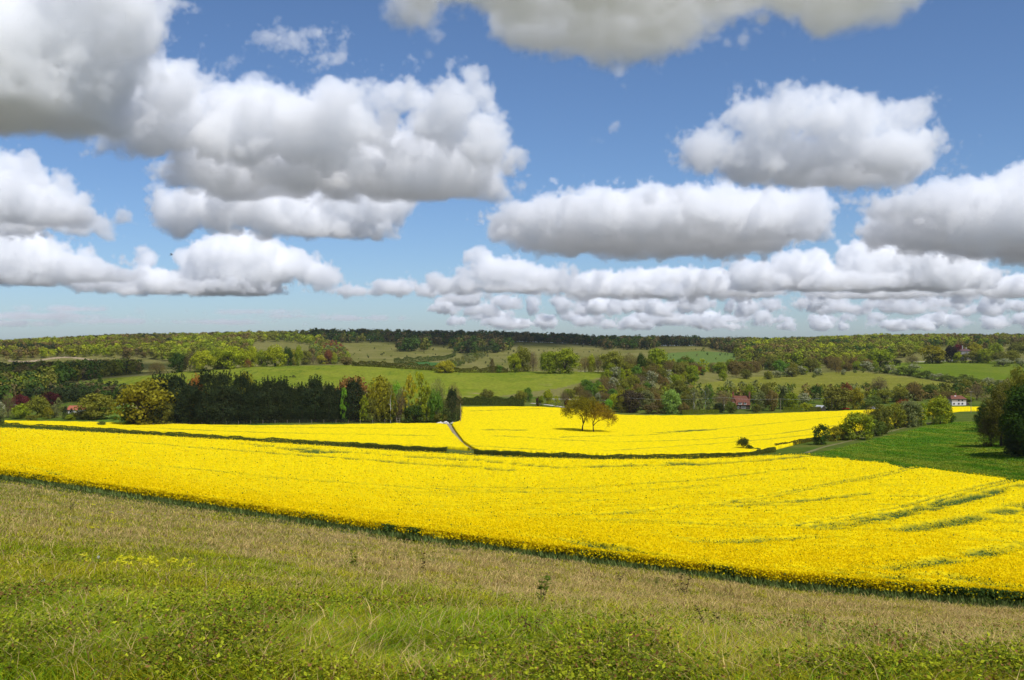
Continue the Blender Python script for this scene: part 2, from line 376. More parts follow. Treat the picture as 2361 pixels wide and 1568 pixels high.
    for j, (Yb, n, v0, lab) in enumerate(((28000, 36, 293, 'upper band of broken cream puffs along the horizon'), (40000, 44, 307, 'middle band of tiny cloud puffs just over the ridge'), (56000, 46, 322, 'thinnest cloud line touching the horizon beyond the ridge'))):
        bl = []
        for k in range(n):
            u = 450 + (k + rr.uniform(-.6, 1.4)) / n * 620; s = rr.uniform(0.45, 1.5); dy = rr.uniform(-.16, .22) * Yb
            bl.append((u, v0 + rr.uniform(-6, 4), 17 * s, (14 - 2.4 * j) * rr.uniform(.5, 1.15), dy))
        cloud('cloud', lab, bl, Yb, MC_F, seed=20 + j, A=(230, 170, 90, 50), S=(1000, 480, 210, 100), rmax=1100, vox=1.5, soft=80, flat=140, base=CLOUD_BASE - (0, 180, 520)[j])
    cloud('cloud', 'ragged wisp of cloud in the blue above the largest cumulus', [(262, 38, 18, 12), (285, 46, 24, 12), (312, 62, 30, 8), (346, 46, 8, 14), (252, 27, 10, 7), (325, 40, 8, 8), (345, 62, 14, 5)], 8000, MC_W, base=-1e9, seed=15, A=(130, 105, 75, 45), S=(500, 230, 110, 55), vox=1.4, smooth=60)
    cloud('cloud', 'torn wisp beside the grey bottomed cloud, touching the largest cumulus', [(222, 66, 22, 10), (240, 56, 10, 10), (205, 70, 14, 8)], 7600, MC_W, base=-1e9, seed=16, A=(110, 100, 70, 40), S=(480, 230, 110, 55), vox=1.4, smooth=60)
    cloud('cloud', 'tiny round puff alone in the blue between the two bright cumulus', [(614, 128, 8, 7), (616, 131, 7, 5)], 9000, MC_W, base=-1e9, seed=17, A=(40, 36, 26), S=(260, 120, 70), vox=1.1, smooth=30)
    cloud('cloud', 'faintest shred of cloud just under the tiny round puff', [(597, 141, 9, 4), (588, 143, 6, 3)], 9000, MC_S, base=-1e9, seed=18, A=(40, 36, 26), S=(260, 120, 70), vox=1.1, smooth=30)
    cloud('cloud', 'thin grey streak of cloud low in the hazy sky over the valley wood', [(30, 316, 75, 4), (70, 309, 50, 3), (0, 323, 60, 4), (110, 321, 60, 3)], 42000, MC_S, base=-1e9, seed=19, A=(90, 60, 40), S=(1500, 700, 300), vox=1.6, smooth=60, rmax=2500)
    cloud('cloud', 'thin pale streak low over the bushy ridge, alone', [(255, 312, 50, 3), (290, 316, 40, 2.4), (360, 318, 50, 2.4), (220, 322, 60, 3)], 42000, MC_S, base=-1e9, seed=29, A=(90, 60, 40), S=(1500, 700, 300), vox=1.6, smooth=60, rmax=2500)
    # clouds drifting overhead, out of the picture: they shade the valley wood and the far ridge
    def overhead(x, y, rx, ry, rz, seed):
        Yc = max(y, 300.0); k = Yc / F
        o = cloud('cloud', 'cloud drifting high overhead, casting shade on the valley', [(512 + x / k, VH - (1330 - CAMZ) / k, rx / k, rz / k, y - Yc, ry), (512 + (x + rx * .5) / k, VH - (1300 - CAMZ) / k, rx * .7 / k, rz * .8 / k, y - Yc + ry * .4, ry * .7)], Yc, MC_N, vox=16 / k, seed=seed, A=(90, 60, 30), S=(420, 200, 100))
        o['group'] = 'clouds overhead'
    overhead(20, 300, 210, 210, 140, 31)
    overhead(430, 1330, 430, 250, 160, 32)

# ------------------------------------------------------------------ ground sheet
def in_any(u, v, polys):
    r = np.zeros(u.shape, bool)
    for p in polys: r |= inpoly(u, v, p)
    return r
MEADOW_A = [(60, 392), (69, 385), (100, 379), (150, 375), (215, 369), (270, 366), (350, 363.5), (430, 368), (512, 371.5), (610, 371.5), (612, 374), (560, 388), (470, 400), (300, 410), (100, 410), (60, 398)]
MEADOW_R = [(800, 455), (822, 452), (843, 447), (890, 435), (930, 425), (950, 422), (974, 421.5), (1000, 422), (1040, 430), (1090, 440), (1090, 520), (1024, 500), (900, 478), (805, 468)]
FIELD_B = [(675, 392), (700, 384), (740, 378), (800, 373.5), (860, 371.5), (905, 377), (960, 384), (1000, 390), (990, 395), (900, 396), (700, 396)]
FIELD_C = [(880, 372), (895, 363), (930, 361), (1024, 361), (1080, 362), (1080, 386), (1000, 386), (940, 381)]
SHEEP_F = [(100, 400), (112, 398), (130, 398), (130, 428), (95, 428)]
def build_ground():
    cu = np.concatenate([-380 - np.geomspace(6000, 8, 40), np.arange(-380, -40, 6.0), np.arange(-40, 1066, 0.9), np.arange(1066, 1405, 6.0), 1405 + np.geomspace(8, 6000, 40)])
    ry = np.concatenate([np.arange(-30, 0.5, 2.0), np.geomspace(1.0, 30, 70), np.geomspace(30.5, 2500, 620), np.geomspace(2550, 100000, 50)])
    U, Y = np.meshgrid(cu, ry)
    X = (U - 512) / F * np.maximum(Y, 10.0); Yc = np.maximum(Y, 0.6); UT = 512 + F * X / Yc
    D = drop(UT, Yc)
    Z = CAMZ - D
    near = 1 - sstep(60, 160, Y)
    Z = Z + near * ((fbm(X / 1.1, Y / 1.1, 11, 3) - 0.5) * 0.22 + (fbm(X / 4.5, Y / 4.5, 12, 3) - 0.5) * 0.5) * sstep(2, 9, Y)
    V = VH + D / Yc * F
    # colours (the plants' own, except the far haze grey): pasture, downland, crop floor, soil
    c = np.zeros(U.shape + (3,)); n1 = fbm(X / 60, Y / 60, 21); n2 = fbm(X / 14, Y / 9, 22); n3 = fbm(X / 220, Y / 220, 23)
    def mixc(a, b, t): return np.array(a) * (1 - t[..., None]) + np.array(b) * t[..., None]
    down = mixc((0.125, 0.125, 0.030), (0.175, 0.160, 0.052), sstep(0.35, 0.65, n1 * 0.6 + n2 * 0.4))
    c[:] = down
    A = inpoly(U, V, MEADOW_A) & (Y > 600) & (Y < 1000)
    ca = mixc((0.130, 0.170, 0.014), (0.185, 0.205, 0.022), sstep(0.3, 0.7, n1 * .5 + n2 * .5))
    worn = sstep(0.64, 0.72, fbm(X / 30, Y / 18, 29)) * sstep(820, 740, Y)
    ca = ca * (1 - worn[..., None]) + np.array((0.26, 0.20, 0.10)) * worn[..., None]
    weed = (.6 * sstep(0.60, 0.68, fbm(X / 4, Y / 14, 30)) * sstep(800, 870, Y))[..., None]
    ca = ca * (1 - weed) + np.array((0.05, 0.095, 0.012)) * weed
    c[A] = ca[A]
    B = (inpoly(U, V, FIELD_B)) & (Y > 640) & (Y < 1150)
    cb = mixc((0.150, 0.155, 0.022), (0.185, 0.180, 0.030), sstep(0.3, 0.7, n2)); c[B] = cb[B]
    C_ = inpoly(U, V, FIELD_C) & (Y > 900) & (Y < 1400)
    cc = mixc((0.10, 0.145, 0.012), (0.13, 0.165, 0.018), sstep(0.3, 0.7, n1)); c[C_] = cc[C_]
    S_ = inpoly(U, V, SHEEP_F) & (Y > 450) & (Y < 900)
    c[S_] = mixc((0.08, 0.15, 0.014), (0.12, 0.17, 0.03), sstep(0.3, 0.7, n2))[S_]
    Rm = inpoly(U, V, MEADOW_R) & (Y > 150) & (Y < 470)
    st = fbm(X / 3.0 + Y / 26, Y / 30 - X / 60, 24)
    cr = mixc((0.075, 0.165, 0.010), (0.165, 0.215, 0.020), sstep(0.32, 0.68, st * .6 + n2 * .4))
    worn = sstep(0.62, 0.75, fbm(X / 16, Y / 9, 27)) * sstep(330, 250, Y)
    cr = cr * (1 - worn[..., None]) + np.array((0.17, 0.135, 0.065)) * worn[..., None]
    c[Rm] = cr[Rm]
    valley = (Y > 330) & (Y < 720) & ~Rm & ~A & ~S_
    cv = mixc((0.065, 0.105, 0.014), (0.11, 0.125, 0.026), sstep(0.3, 0.7, n2)); c[valley] = cv[valley]
    # far valley fields with a fresh crop of green
    f1 = inpoly(U, V, [(655, 362), (668, 353), (700, 351), (735, 353), (735, 361), (700, 364)]) & (Y > 1100) & (Y < 2000)
    c[f1] = (0.10, 0.150, 0.035)
    f2 = inpoly(U, V, [(398, 366), (420, 361.5), (445, 363), (430, 368)]) & (Y > 1000)
    c[f2] = (0.05, 0.12, 0.03)
    # chalk scars on the far left slope
    sc_ = (np.abs(V - (359.5 + 2.2 * np.sin(U / 14.0))) < 0.7) & (U > 8) & (U < 102) & (Y > 1000); c[sc_] = (0.34, 0.26, 0.17)
    sc2 = (np.abs(V - 371.2) < 0.25) & (U > 578) & (U < 615) & (Y > 700) & (Y < 1000); c[sc2] = (0.33, 0.29, 0.20)
    fr_ = sstep(2600, 6000, Y)[..., None]; c = c * (1 - fr_) + np.array((0.125, 0.125, 0.115)) * fr_  # far ground painted neutral grey as haze, tuned for light on the cloud bases
    # foreground hillside: thatch and soil between the grass
    fg = (Y < 125)
    cf = mixc((0.14, 0.145, 0.022), (0.25, 0.20, 0.085), sstep(0.35, 0.65, n2 * .5 + fbm(X / 2.2, Y / 2.2, 25) * .5))
    c[fg] = cf[fg]
    fl = (Y >= 55) & (Y < 480) & ~Rm & (V < np.interp(U, US, E1V) + 4)
    c[fl & ~valley] = (0.05, 0.07, 0.016)
    nr, nc = U.shape
    verts = np.stack([X, Y, Z], -1).reshape(-1, 3)
    idx = np.arange(nr * nc).reshape(nr, nc)
    faces = np.stack([idx[:-1, :-1], idx[:-1, 1:], idx[1:, 1:], idx[1:, :-1]], -1).reshape(-1, 4)
    m, t, o = mat_new('ground')
    at = N(t, 'ShaderNodeAttribute', attribute_name='col'); tc = N(t, 'ShaderNodeTexCoord')
    n = N(t, 'ShaderNodeTexNoise'); n.inputs['Scale'].default_value = 0.35; n.inputs['Detail'].default_value = 8; n.inputs['Roughness'].default_value = 0.7
    t.links.new(tc.outputs['Object'], n.inputs['Vector'])
    mr = N(t, 'ShaderNodeMapRange'); mr.inputs['From Min'].default_value = .3; mr.inputs['From Max'].default_value = .7; mr.inputs['To Min'].default_value = .72; mr.inputs['To Max'].default_value = 1.28
    t.links.new(n.outputs[0], mr.inputs['Value'])
    sc1 = N(t, 'ShaderNodeVectorMath', operation='SCALE'); t.links.new(at.outputs['Color'], sc1.inputs[0]); t.links.new(mr.outputs[0], sc1.inputs['Scale'])
    d = N(t, 'ShaderNodeBsdfDiffuse'); t.links.new(sc1.outputs[0], d.inputs[0])
    b = N(t, 'ShaderNodeBump'); b.inputs['Strength'].default_value = 0.6; b.inputs['Distance'].default_value = 0.5; t.links.new(n.outputs[0], b.inputs['Height']); t.links.new(b.outputs[0], d.inputs['Normal'])
    t.links.new(d.outputs[0], o.inputs[0])
    me = mesh_np('ground', verts, faces, m, {'col': c.reshape(-1, 3)}, smooth=True)
    tag(link('ground', me), kind='structure')
build_ground()

# ------------------------------------------------------------------ rape in flower
YEL = np.array((0.76, 0.585, 0.004)); GRN = np.array((0.060, 0.105, 0.022))
M_CANOPY, t_, o_ = mat_new('rape_canopy')
at_ = N(t_, 'ShaderNodeAttribute', attribute_name='col'); d_ = N(t_, 'ShaderNodeBsdfDiffuse'); t_.links.new(at_.outputs['Color'], d_.inputs[0]); t_.links.new(d_.outputs[0], o_.inputs[0])
def world_line(L, lift):
    L = np.array(L, float); uu = []; vv = []
    for i in range(len(L) - 1):
        k = max(2, int(np.hypot(*(L[i + 1] - L[i])) / 12)); s = np.linspace(0, 1, k, endpoint=False)
        uu += list(L[i, 0] + s * (L[i + 1, 0] - L[i, 0])); vv += list(L[i, 1] + s * (L[i + 1, 1] - L[i, 1]))
    uu.append(L[-1, 0]); vv.append(L[-1, 1])
    Y = hitY(uu, vv, lift); return np.stack([(np.array(uu) - 512) / F * Y, Y], 1)
def line_mask(X, Y, pts, w, pair=0.0):
    best = np.full(X.shape, 1e9)
    for i in range(len(pts) - 1):
        a, b = pts[i], pts[i + 1]; d = b - a; l2 = max((d ** 2).sum(), 1e-6)
        lo = np.minimum(a, b) - 4 * w - 3; hi = np.maximum(a, b) + 4 * w + 3
        s = (X > lo[0]) & (X < hi[0]) & (Y > lo[1]) & (Y < hi[1])
        if not s.any(): continue
        px, py = X[s] - a[0], Y[s] - a[1]; t = np.clip((px * d[0] + py * d[1]) / l2, 0, 1)
        best[s] = np.minimum(best[s], np.hypot(px - t * d[0], py - t * d[1]))
    if pair: return 1 - sstep(w * 0.5, w * 1.3, np.abs(best - pair))
    return 1 - sstep(w * 0.5, w * 1.3, best)
def q(L): return [(x * 0.43371, y * 0.43371) for x, y in L]
GAPS1 = [(q(L), w, s) for L, w, s in [
 ([(690, 1035), (730, 1043), (765, 1042)], 2.6, 1.0), ([(560, 1024), (690, 1036), (900, 1050), (1100, 1062), (1290, 1079), (1480, 1072)], 1.0, .75),
 ([(1290, 1079), (1600, 1072), (1760, 1062), (1880, 1050)], 1.2, .8), ([(1560, 1068), (1610, 1072)], 2.0, 1.0),
 ([(1080, 1190), (1180, 1188), (1290, 1190), (1450, 1183)], 1.0, 1.0), ([(1450, 1183), (1650, 1164), (1760, 1148), (1900, 1120), (2020, 1098), (2100, 1080)], 1.0, .85),
 ([(2100, 1080), (2085, 1073), (1980, 1060), (1880, 1050)], 1.1, .9), ([(700, 1160), (900, 1182), (1080, 1190)], .5, .5),
 ([(1850, 1215), (1950, 1196), (2090, 1172), (2160, 1150), (2361, 1100)], 1.2, .95), ([(1900, 1222), (2100, 1182), (2361, 1118)], .7, .7),
 ([(230, 1124), (450, 1160), (700, 1196), (900, 1216), (1100, 1226), (1290, 1244), (1500, 1284), (1700, 1310), (1900, 1322), (2100, 1345), (2361, 1372)], .7, .85),
 ([(1260, 1246), (1330, 1256), (1420, 1276)], 1.1, 1.0), ([(2020, 1318), (2120, 1308), (2230, 1288), (2361, 1255)], .9, .9), ([(2060, 1332), (2180, 1330), (2361, 1368)], .9, .8),
 ([(300, 1020), (560, 1040), (860, 1062), (1180, 1085)], .5, .55), ([(250, 1062), (700, 1108), (1100, 1135), (1400, 1138), (1640, 1120)], .5, .45), ([(1000, 1122), (1300, 1128), (1600, 1108), (1850, 1080)], .45, .4),
 ([(1690, 1168), (1860, 1155), (1990, 1140)], .6, .6), ([(2080, 1225), (2200, 1205), (2361, 1170)], 1.3, .8), ([(1600, 1255), (1760, 1248), (1900, 1240)], .7, .6), ([(30, 1075), (180, 1106), (300, 1120)], .6, .7)]]
def crop(name, label, near, far, us, gaps, nv, height, edge_skirt=True, seed=0, tufts=0, tuft_u=None, green=0.0):
    u = us; vn = plist(near, u); vf = plist(far, u)
    Yn = hitY(u, vn, 0.0 if edge_skirt else height); Yf = hitY(u, vf, height)
    Yf = np.maximum(Yf, Yn + 0.5)
    s = np.linspace(0, 1, nv)
    def at_s(uu, ss, yn, yf):
        Y = 1 / ((1 - ss) / yn + ss / yf); X = (uu - 512) / F * Y; return X, Y
    Ug, Sg = np.meshgrid(u, s); X, Y = at_s(Ug, Sg, Yn[None], Yf[None])
    jit = (vnoise(X / 0.9, Ug * 0 + 1, seed + 5) - 0.5) * 1.1 * (1 - sstep(0, 0.03, Sg)); Y = Y + jit; X = (Ug - 512) / F * Y
    def fields(X, Y):
        g = np.zeros(X.shape)
        wob = (fbm(X / 6, Y / 6, seed + 1, 3) - .5)
        for L, w, k in gaps:
            w, k = (w * 1.7, min(1, k * 1.45)) if w <= .7 else (w, k)
            m = line_mask(X + wob * 2, Y + wob * 3, world_line(L, height * .8), *((.75, 1.15) if len(L) >= 5 and w >= .7 and seed == 100 else (w * 2.0, 0.0)))
            g = np.maximum(g, m * k * sstep(0.15, 0.48, fbm(X / 5., Y / 5., seed + 9, 3)))
        return g
    gap = fields(X, Y)
    patch = sstep(0.58, 0.72, fbm(X / 16 + Y / 40, Y / 3.6, seed + 2, 4)) * (0.30 + 0.55 * sstep(0, 110, X) * (Y < 220)) * sstep(330, 150, Y)
    gap = np.maximum(gap, patch)
    rough = (fbm(X / 0.55, Y / 0.55, seed + 3, 2) - .5) * 0.26 + (fbm(X / 3.2, Y / 3.2, seed + 4, 2) - .5) * 0.35
    h = height * (1 - 0.55 * gap) + rough * (0.8 + 0.8 * gap) * height
    if edge_skirt: h = h * sstep(-0.02, 0.012, Sg)
    h[0] = -0.05; h[-1] = -0.05; h[:, 0] = -0.05; h[:, -1] = -0.05
    Y[0] = Y[1] - .12; X[0] = (Ug[0] - 512) / F * Y[0]
    Z = gz(X, Y) + h
    gr = np.clip(gap * 0.95 + green + sstep(.50, .32, fbm(X / .5, Y / .5, seed + 6, 2)) * 0.22 + (1 - sstep(0, 0.004, Sg)) * (.8 if edge_skirt else 0), 0, 1)
    sk_ = ((1 - sstep(0, 0.006, Sg)) * .9)[..., None]; c = YEL * (1 - gr[..., None]) + GRN * (1 + sk_) * gr[..., None]
    c = c * (0.92 + 0.16 * fbm(X / 1.3, Y / 1.3, seed + 7, 2))[..., None]
    nr, nc = X.shape; idx = np.arange(nr * nc).reshape(nr, nc)
    faces = np.stack([idx[:-1, :-1], idx[:-1, 1:], idx[1:, 1:], idx[1:, :-1]], -1).reshape(-1, 4)
    me = mesh_np(name, np.stack([X, Y, Z], -1).reshape(-1, 3), faces, M_CANOPY, {'col': c.reshape(-1, 3)})
    ob = tag(link(name, me), label, 'crop field', kind='stuff')
    if tufts:
        a, b = tuft_u
        uu = rng.uniform(a, b, tufts); ss = rng.uniform(0, 1, tufts) ** 1.15; ke = tufts // 9; ss[:ke] = rng.uniform(0, .012, ke)
        yn = np.interp(uu, u, Yn); yf = np.interp(uu, u, Yf)
        X, Y = at_s(uu, ss, yn, yf); Y = Y + rng.normal(0, .25, tufts) * (ss < .02); X = (uu - 512) / F * Y
        g = fields(X, Y)
        g = np.maximum(g, sstep(0.58, 0.72, fbm(X / 16 + Y / 40, Y / 3.6, seed + 2, 4)) * (0.30 + 0.55 * sstep(0, 110, X) * (Y < 220)) * sstep(330, 150, Y))
        hh = height * (1 - .5 * g) + rng.normal(0, .13, tufts)
        isg = rng.uniform(0, 1, tufts) < (0.05 + 0.85 * g); fr = ss < .012; hh = np.where(fr, height * (1.05 - .65 * rng.uniform(0, 1, tufts) ** 1.6 * (1 - ss / .012)), hh); hh = hh - .12 * isg; Y = Y - np.where(fr, (height - hh).clip(0) * .55 + .12, 0); X = (uu - 512) / F * Y
        sz = (0.034 + Y * 0.00055) * rng.uniform(.6, 1.3, tufts); sz = np.where(isg, sz * 1.1, sz)
        P = np.stack([X, Y, gz(X, Y) + hh], 1)
        d1 = rng.normal(0, 1, (tufts, 3)); d1 /= np.linalg.norm(d1, axis=1)[:, None]
        d2 = rng.normal(0, 1, (tufts, 3)); d2 -= d1 * (d1 * d2).sum(1)[:, None]; d2 /= np.linalg.norm(d2, axis=1)[:, None]
        vs = np.stack([P + d1 * sz[:, None], P - d1 * sz[:, None] * .5 + d2 * sz[:, None] * .85, P - d1 * sz[:, None] * .5 - d2 * sz[:, None] * .85], 1).reshape(-1, 3)
        fc = np.arange(tufts * 3).reshape(-1, 3)
        cc = np.where(isg[:, None], GRN * 1.1, YEL)
        # stems and leaves along the near edge
        ne = 80000
        ue = rng.uniform(a, b, ne); ye = np.interp(ue, u, Yn) + rng.normal(.25, .55, ne); xe = (ue - 512) / F * ye
        le = height * rng.uniform(.2, .62, ne); wid = rng.uniform(.012, .05, ne) * (1 + ye / 90)
        zz = gz(xe, ye); an = rng.uniform(0, 6.28, ne); lean = rng.normal(0, .16, (ne, 2))
        b0 = np.stack([xe - np.cos(an) * wid, ye - np.sin(an) * wid, zz + le * .1], 1); b1 = np.stack([xe + np.cos(an) * wid, ye + np.sin(an) * wid, zz + le * .1], 1)
        tp = np.stack([xe + lean[:, 0], ye + lean[:, 1], zz + le], 1)
        ve = np.stack([b0, b1, tp], 1).reshape(-1, 3)
        ce = np.array((0.15, 0.20, 0.055)) * rng.uniform(.6, 1.5, (ne, 1))
        fe = np.arange(ne * 3).reshape(-1, 3) + len(vs)
        tint = rng.uniform(0, 1, tufts + ne)
        me = mesh_np('flower_heads', np.concatenate([vs, ve]), np.concatenate([fc, fe]), M_CROP, {'col': np.concatenate([cc, ce]), 'tint': tint})
        o2 = link('flower_heads', me, ob); o2['kind'] = 'stuff'
    return ob
NEAR1 = [(-145, 461), (-80, 470), (0, 478.5), (128, 497), (256, 516), (384, 535.5), (512, 553), (640, 569.5), (768, 586), (896, 598), (1024, 609), (1110, 617), (1175, 622)]
FAR1 = [(-145, 418), (-80, 423), (0, 427), (100, 431.8), (173, 435.6), (256, 440.3), (350, 446.4), (400, 449.7), (445, 452), (500, 455.6), (600, 458.3), (700, 457.8), (740, 455.8), (768, 454.2), (806, 453.4), (850, 457), (896, 463), (960, 471.5), (1024, 480), (1110, 491), (1175, 499)]
crop('rape_crop', 'nearest rape field in full yellow flower with green wheel tracks', NEAR1, FAR1, np.arange(-140, 1172, 0.8), GAPS1, 300, 1.1, True, 100, 900000, (-139, 1170))
def arange_to(a, b, d): return np.arange(a, b + d * .5, d)
GAPS2 = [(q(L), w, s) for L, w, s in [([(300, 985), (600, 998), (1000, 1005)], .8, .5), ([(500, 984), (1000, 989)], .8, .35)]]
crop('rape_crop', 'narrow yellow rape field in front of the dark conifer row', [(4, 421.9), (100, 427.1), (173, 431.5), (256, 436.4), (350, 441.5), (400, 444.5), (447, 446.3), (470, 448)], [(4, 420.5), (60, 421), (128, 422.3), (200, 424.2), (256, 425), (330, 424), (400, 422.7), (440, 422.6), (447, 424), (452, 432), (458, 438), (464, 444), (470, 448.6)], arange_to(4, 470, 0.7), GAPS2, 60, 1.1, False, 200)
GAPS3 = [(q(L), w, s) for L, w, s in [([(1090, 948), (1250, 942)], 1.2, .7), ([(1130, 991), (1200, 992)], 2.0, .6), ([(1140, 1005), (1260, 1012), (1400, 1020), (1600, 1015), (1800, 1000), (1990, 972)], .9, .55), ([(1300, 1008), (1500, 1003), (1700, 985), (1990, 955)], .9, .55), ([(1520, 998), (1620, 990)], .7, .7), ([(1590, 994), (1640, 991)], 1.4, .8), ([(1400, 1040), (1700, 1020), (1900, 1000)], .8, .5), ([(1080, 1028), (1250, 1038)], .8, .5)]]
crop('rape_crop', 'yellow rape field around the two lone trees, rising to the hedge bushes', [(452, 424), (456, 430), (464, 441), (475, 448.2), (500, 449.6), (520, 450.5), (600, 453.1), (700, 453.4), (740, 451.4), (775, 447.2), (800, 441), (815, 436.5), (850, 430), (890, 423), (926, 417)], [(452, 423), (454, 422), (459.5, 421), (461, 406.5), (500, 405.8), (540, 406.2), (580, 408.5), (620, 414.2), (660, 415), (700, 414.6), (760, 413.3), (800, 412), (840, 410.6), (875, 409.2), (926, 408)], arange_to(452, 926, 0.7), GAPS3, 130, 1.1, False, 300)
crop('rape_crop', 'small strip of yellow rape in front of the white cottage', [(895, 413.4), (925, 413.0), (945, 412.0), (960, 409.9), (985, 409.3), (1010, 409.5)], [(895, 410), (930, 408), (950, 406.3), (985, 406.2), (1010, 406.5)], arange_to(895, 1010, 0.7), [], 14, 1.1, False, 400)

# ------------------------------------------------------------------ foreground hillside grass
def build_grass(n=1000000):
    u = rng.uniform(-70, 1094, n); e = np.interp(u, US, E1V) + 1.0
    v = e + (690 - e) * rng.uniform(0, 1, n) ** 0.85
    Y = hitY(u, v) + rng.normal(0, .3, n); Y = np.maximum(Y, 5.0); X = (u - 512) / F * Y; so = np.arange(n) < n // 6; Ys = rng.uniform(2.0, 60, n) ** 1.0; us = np.where(rng.uniform(0, 1, n) < .5, rng.uniform(-420, -70, n), rng.uniform(1094, 1440, n)); kk = rng.uniform(0, 1, n) < .15; us = np.where(kk, rng.uniform(-420, 1440, n), us); Ys = np.where(kk, rng.uniform(1.0, 8.5, n), Ys)
    u = np.where(so, us, u); Y = np.where(so, Ys, Y); X = np.where(so, (u - 512) / F * np.maximum(Y, 10), X); e = np.interp(u, US, E1V) + 1.0; v = np.where(so, e + 140 - Y * 2.2, v)
    edgeY = np.interp(u, US, E1Y)
    fx = fbm(X / 2.5, Y / 8.0, 41, 3); fz = fbm(X / 1.0, Y / 3.4, 42, 3)
    # straw-coloured band towards the field, green sward lower down
    fl_ = fbm(X / 11.0, Y / 16.0, 43, 3)
    dd_ = v - e + (fl_ - .5) * 90
    dry = (1 - sstep(22, 78, dd_)) * (0.30 + 0.70 * sstep(.32, .62, fz)) * (1 - 0.85 * sstep(-5.0, -1.5, Y - edgeY)) * (1 - .3 * sstep(300, 0, u))
    r = rng.uniform(0, 1, n); isdry = r < dry * 0.80 + 0.04
    base = np.where((rng.uniform(0, 1, n) < sstep(.35, .65, fz))[:, None], np.array((0.28, 0.335, 0.012)), np.array((0.42, 0.40, 0.022)))
    fresh = rng.uniform(0, 1, n) < 0.22 * sstep(22, 9, Y); base[fresh] = (0.18, 0.36, 0.025)
    c = np.where(isdry[:, None], np.array((0.52, 0.385, 0.155)), base)
    red = (rng.uniform(0, 1, n) < 0.05); c[red] = (0.20, 0.10, 0.055)
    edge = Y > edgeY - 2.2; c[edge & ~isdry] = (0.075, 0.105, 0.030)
    c *= rng.uniform(.65, 1.3, (n, 1))
    ln = np.where(isdry, rng.uniform(.10, .27, n), rng.uniform(.06, .19, n)) * (0.7 + 0.7 * fx) * (1 + 0.25 * sstep(20, 60, Y))
    tall_ = (rng.uniform(0, 1, n) < .004) & (Y > 17); ln = np.where(tall_, rng.uniform(.25, .42, n), ln); c[tall_] = np.array((0.46, 0.36, 0.17))
    w = rng.uniform(.0013, .0032, n) * (1 + Y / 9)
    an = rng.uniform(0, 6.2832, n); lean = rng.normal(0, .75, (n, 2)) * ln[:, None] + np.array((0.10, -0.04)) * ln[:, None]
    z = gz(X, Y) + (1 - sstep(60, 160, Y)) * ((fbm(X / 1.1, Y / 1.1, 11, 3) - 0.5) * 0.22 + (fbm(X / 4.5, Y / 4.5, 12, 3) - 0.5) * 0.5) * sstep(2, 9, Y) - .01
    ca, sa = np.cos(an) * w, np.sin(an) * w
    v0 = np.stack([X - ca, Y - sa, z], 1); v1 = np.stack([X + ca, Y + sa, z], 1)
    m = np.stack([X + lean[:, 0] * .35, Y + lean[:, 1] * .35, z + ln * .62], 1); tp = np.stack([X + lean[:, 0], Y + lean[:, 1], z + ln * .95], 1)
    off = np.stack([ca * .7, sa * .7, ca * 0], 1)
    vs = np.stack([v0, v1, m + off, m - off, tp], 1).reshape(-1, 3)
    i = np.arange(n)[:, None] * 5
    f = np.concatenate([np.concatenate([i, i + 1, i + 2], 1), np.concatenate([i, i + 2, i + 3], 1), np.concatenate([i + 3, i + 2, i + 4], 1)])
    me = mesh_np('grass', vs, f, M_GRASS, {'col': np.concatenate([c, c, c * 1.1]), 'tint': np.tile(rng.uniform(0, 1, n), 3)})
    tag(link('grass', me), 'rough hillside grass, green with straw coloured dry stems', 'grass', kind='stuff')
    return
build_grass()
def ground_fine(X, Y):
    X = np.asarray(X, float); Y = np.asarray(Y, float)
    return gz(X, Y) + (1 - sstep(60, 160, Y)) * ((fbm(X / 1.1, Y / 1.1, 11, 3) - 0.5) * 0.22 + (fbm(X / 4.5, Y / 4.5, 12, 3) - 0.5) * 0.5) * sstep(2, 9, Y)
def leaf_shapes(P, D, U_, size, fold=0.25):
    """pointed leaves: two folded triangles pairs. P base, D direction, U_ side vector, arrays"""
    nrm = np.cross(D, U_); s = size[:, None]
    a = P; b = P + D * s * .45 + U_ * s * .30 + nrm * s * fold * .4; c = P + D * s; d = P + D * s * .45 - U_ * s * .30 + nrm * s * fold * .4
    n = len(P); vs = np.stack([a, b, c, d], 1).reshape(-1, 3); i = np.arange(n)[:, None] * 4
    f = np.concatenate([np.concatenate([i, i + 1, i + 2], 1), np.concatenate([i, i + 2, i + 3], 1)]); return vs, f
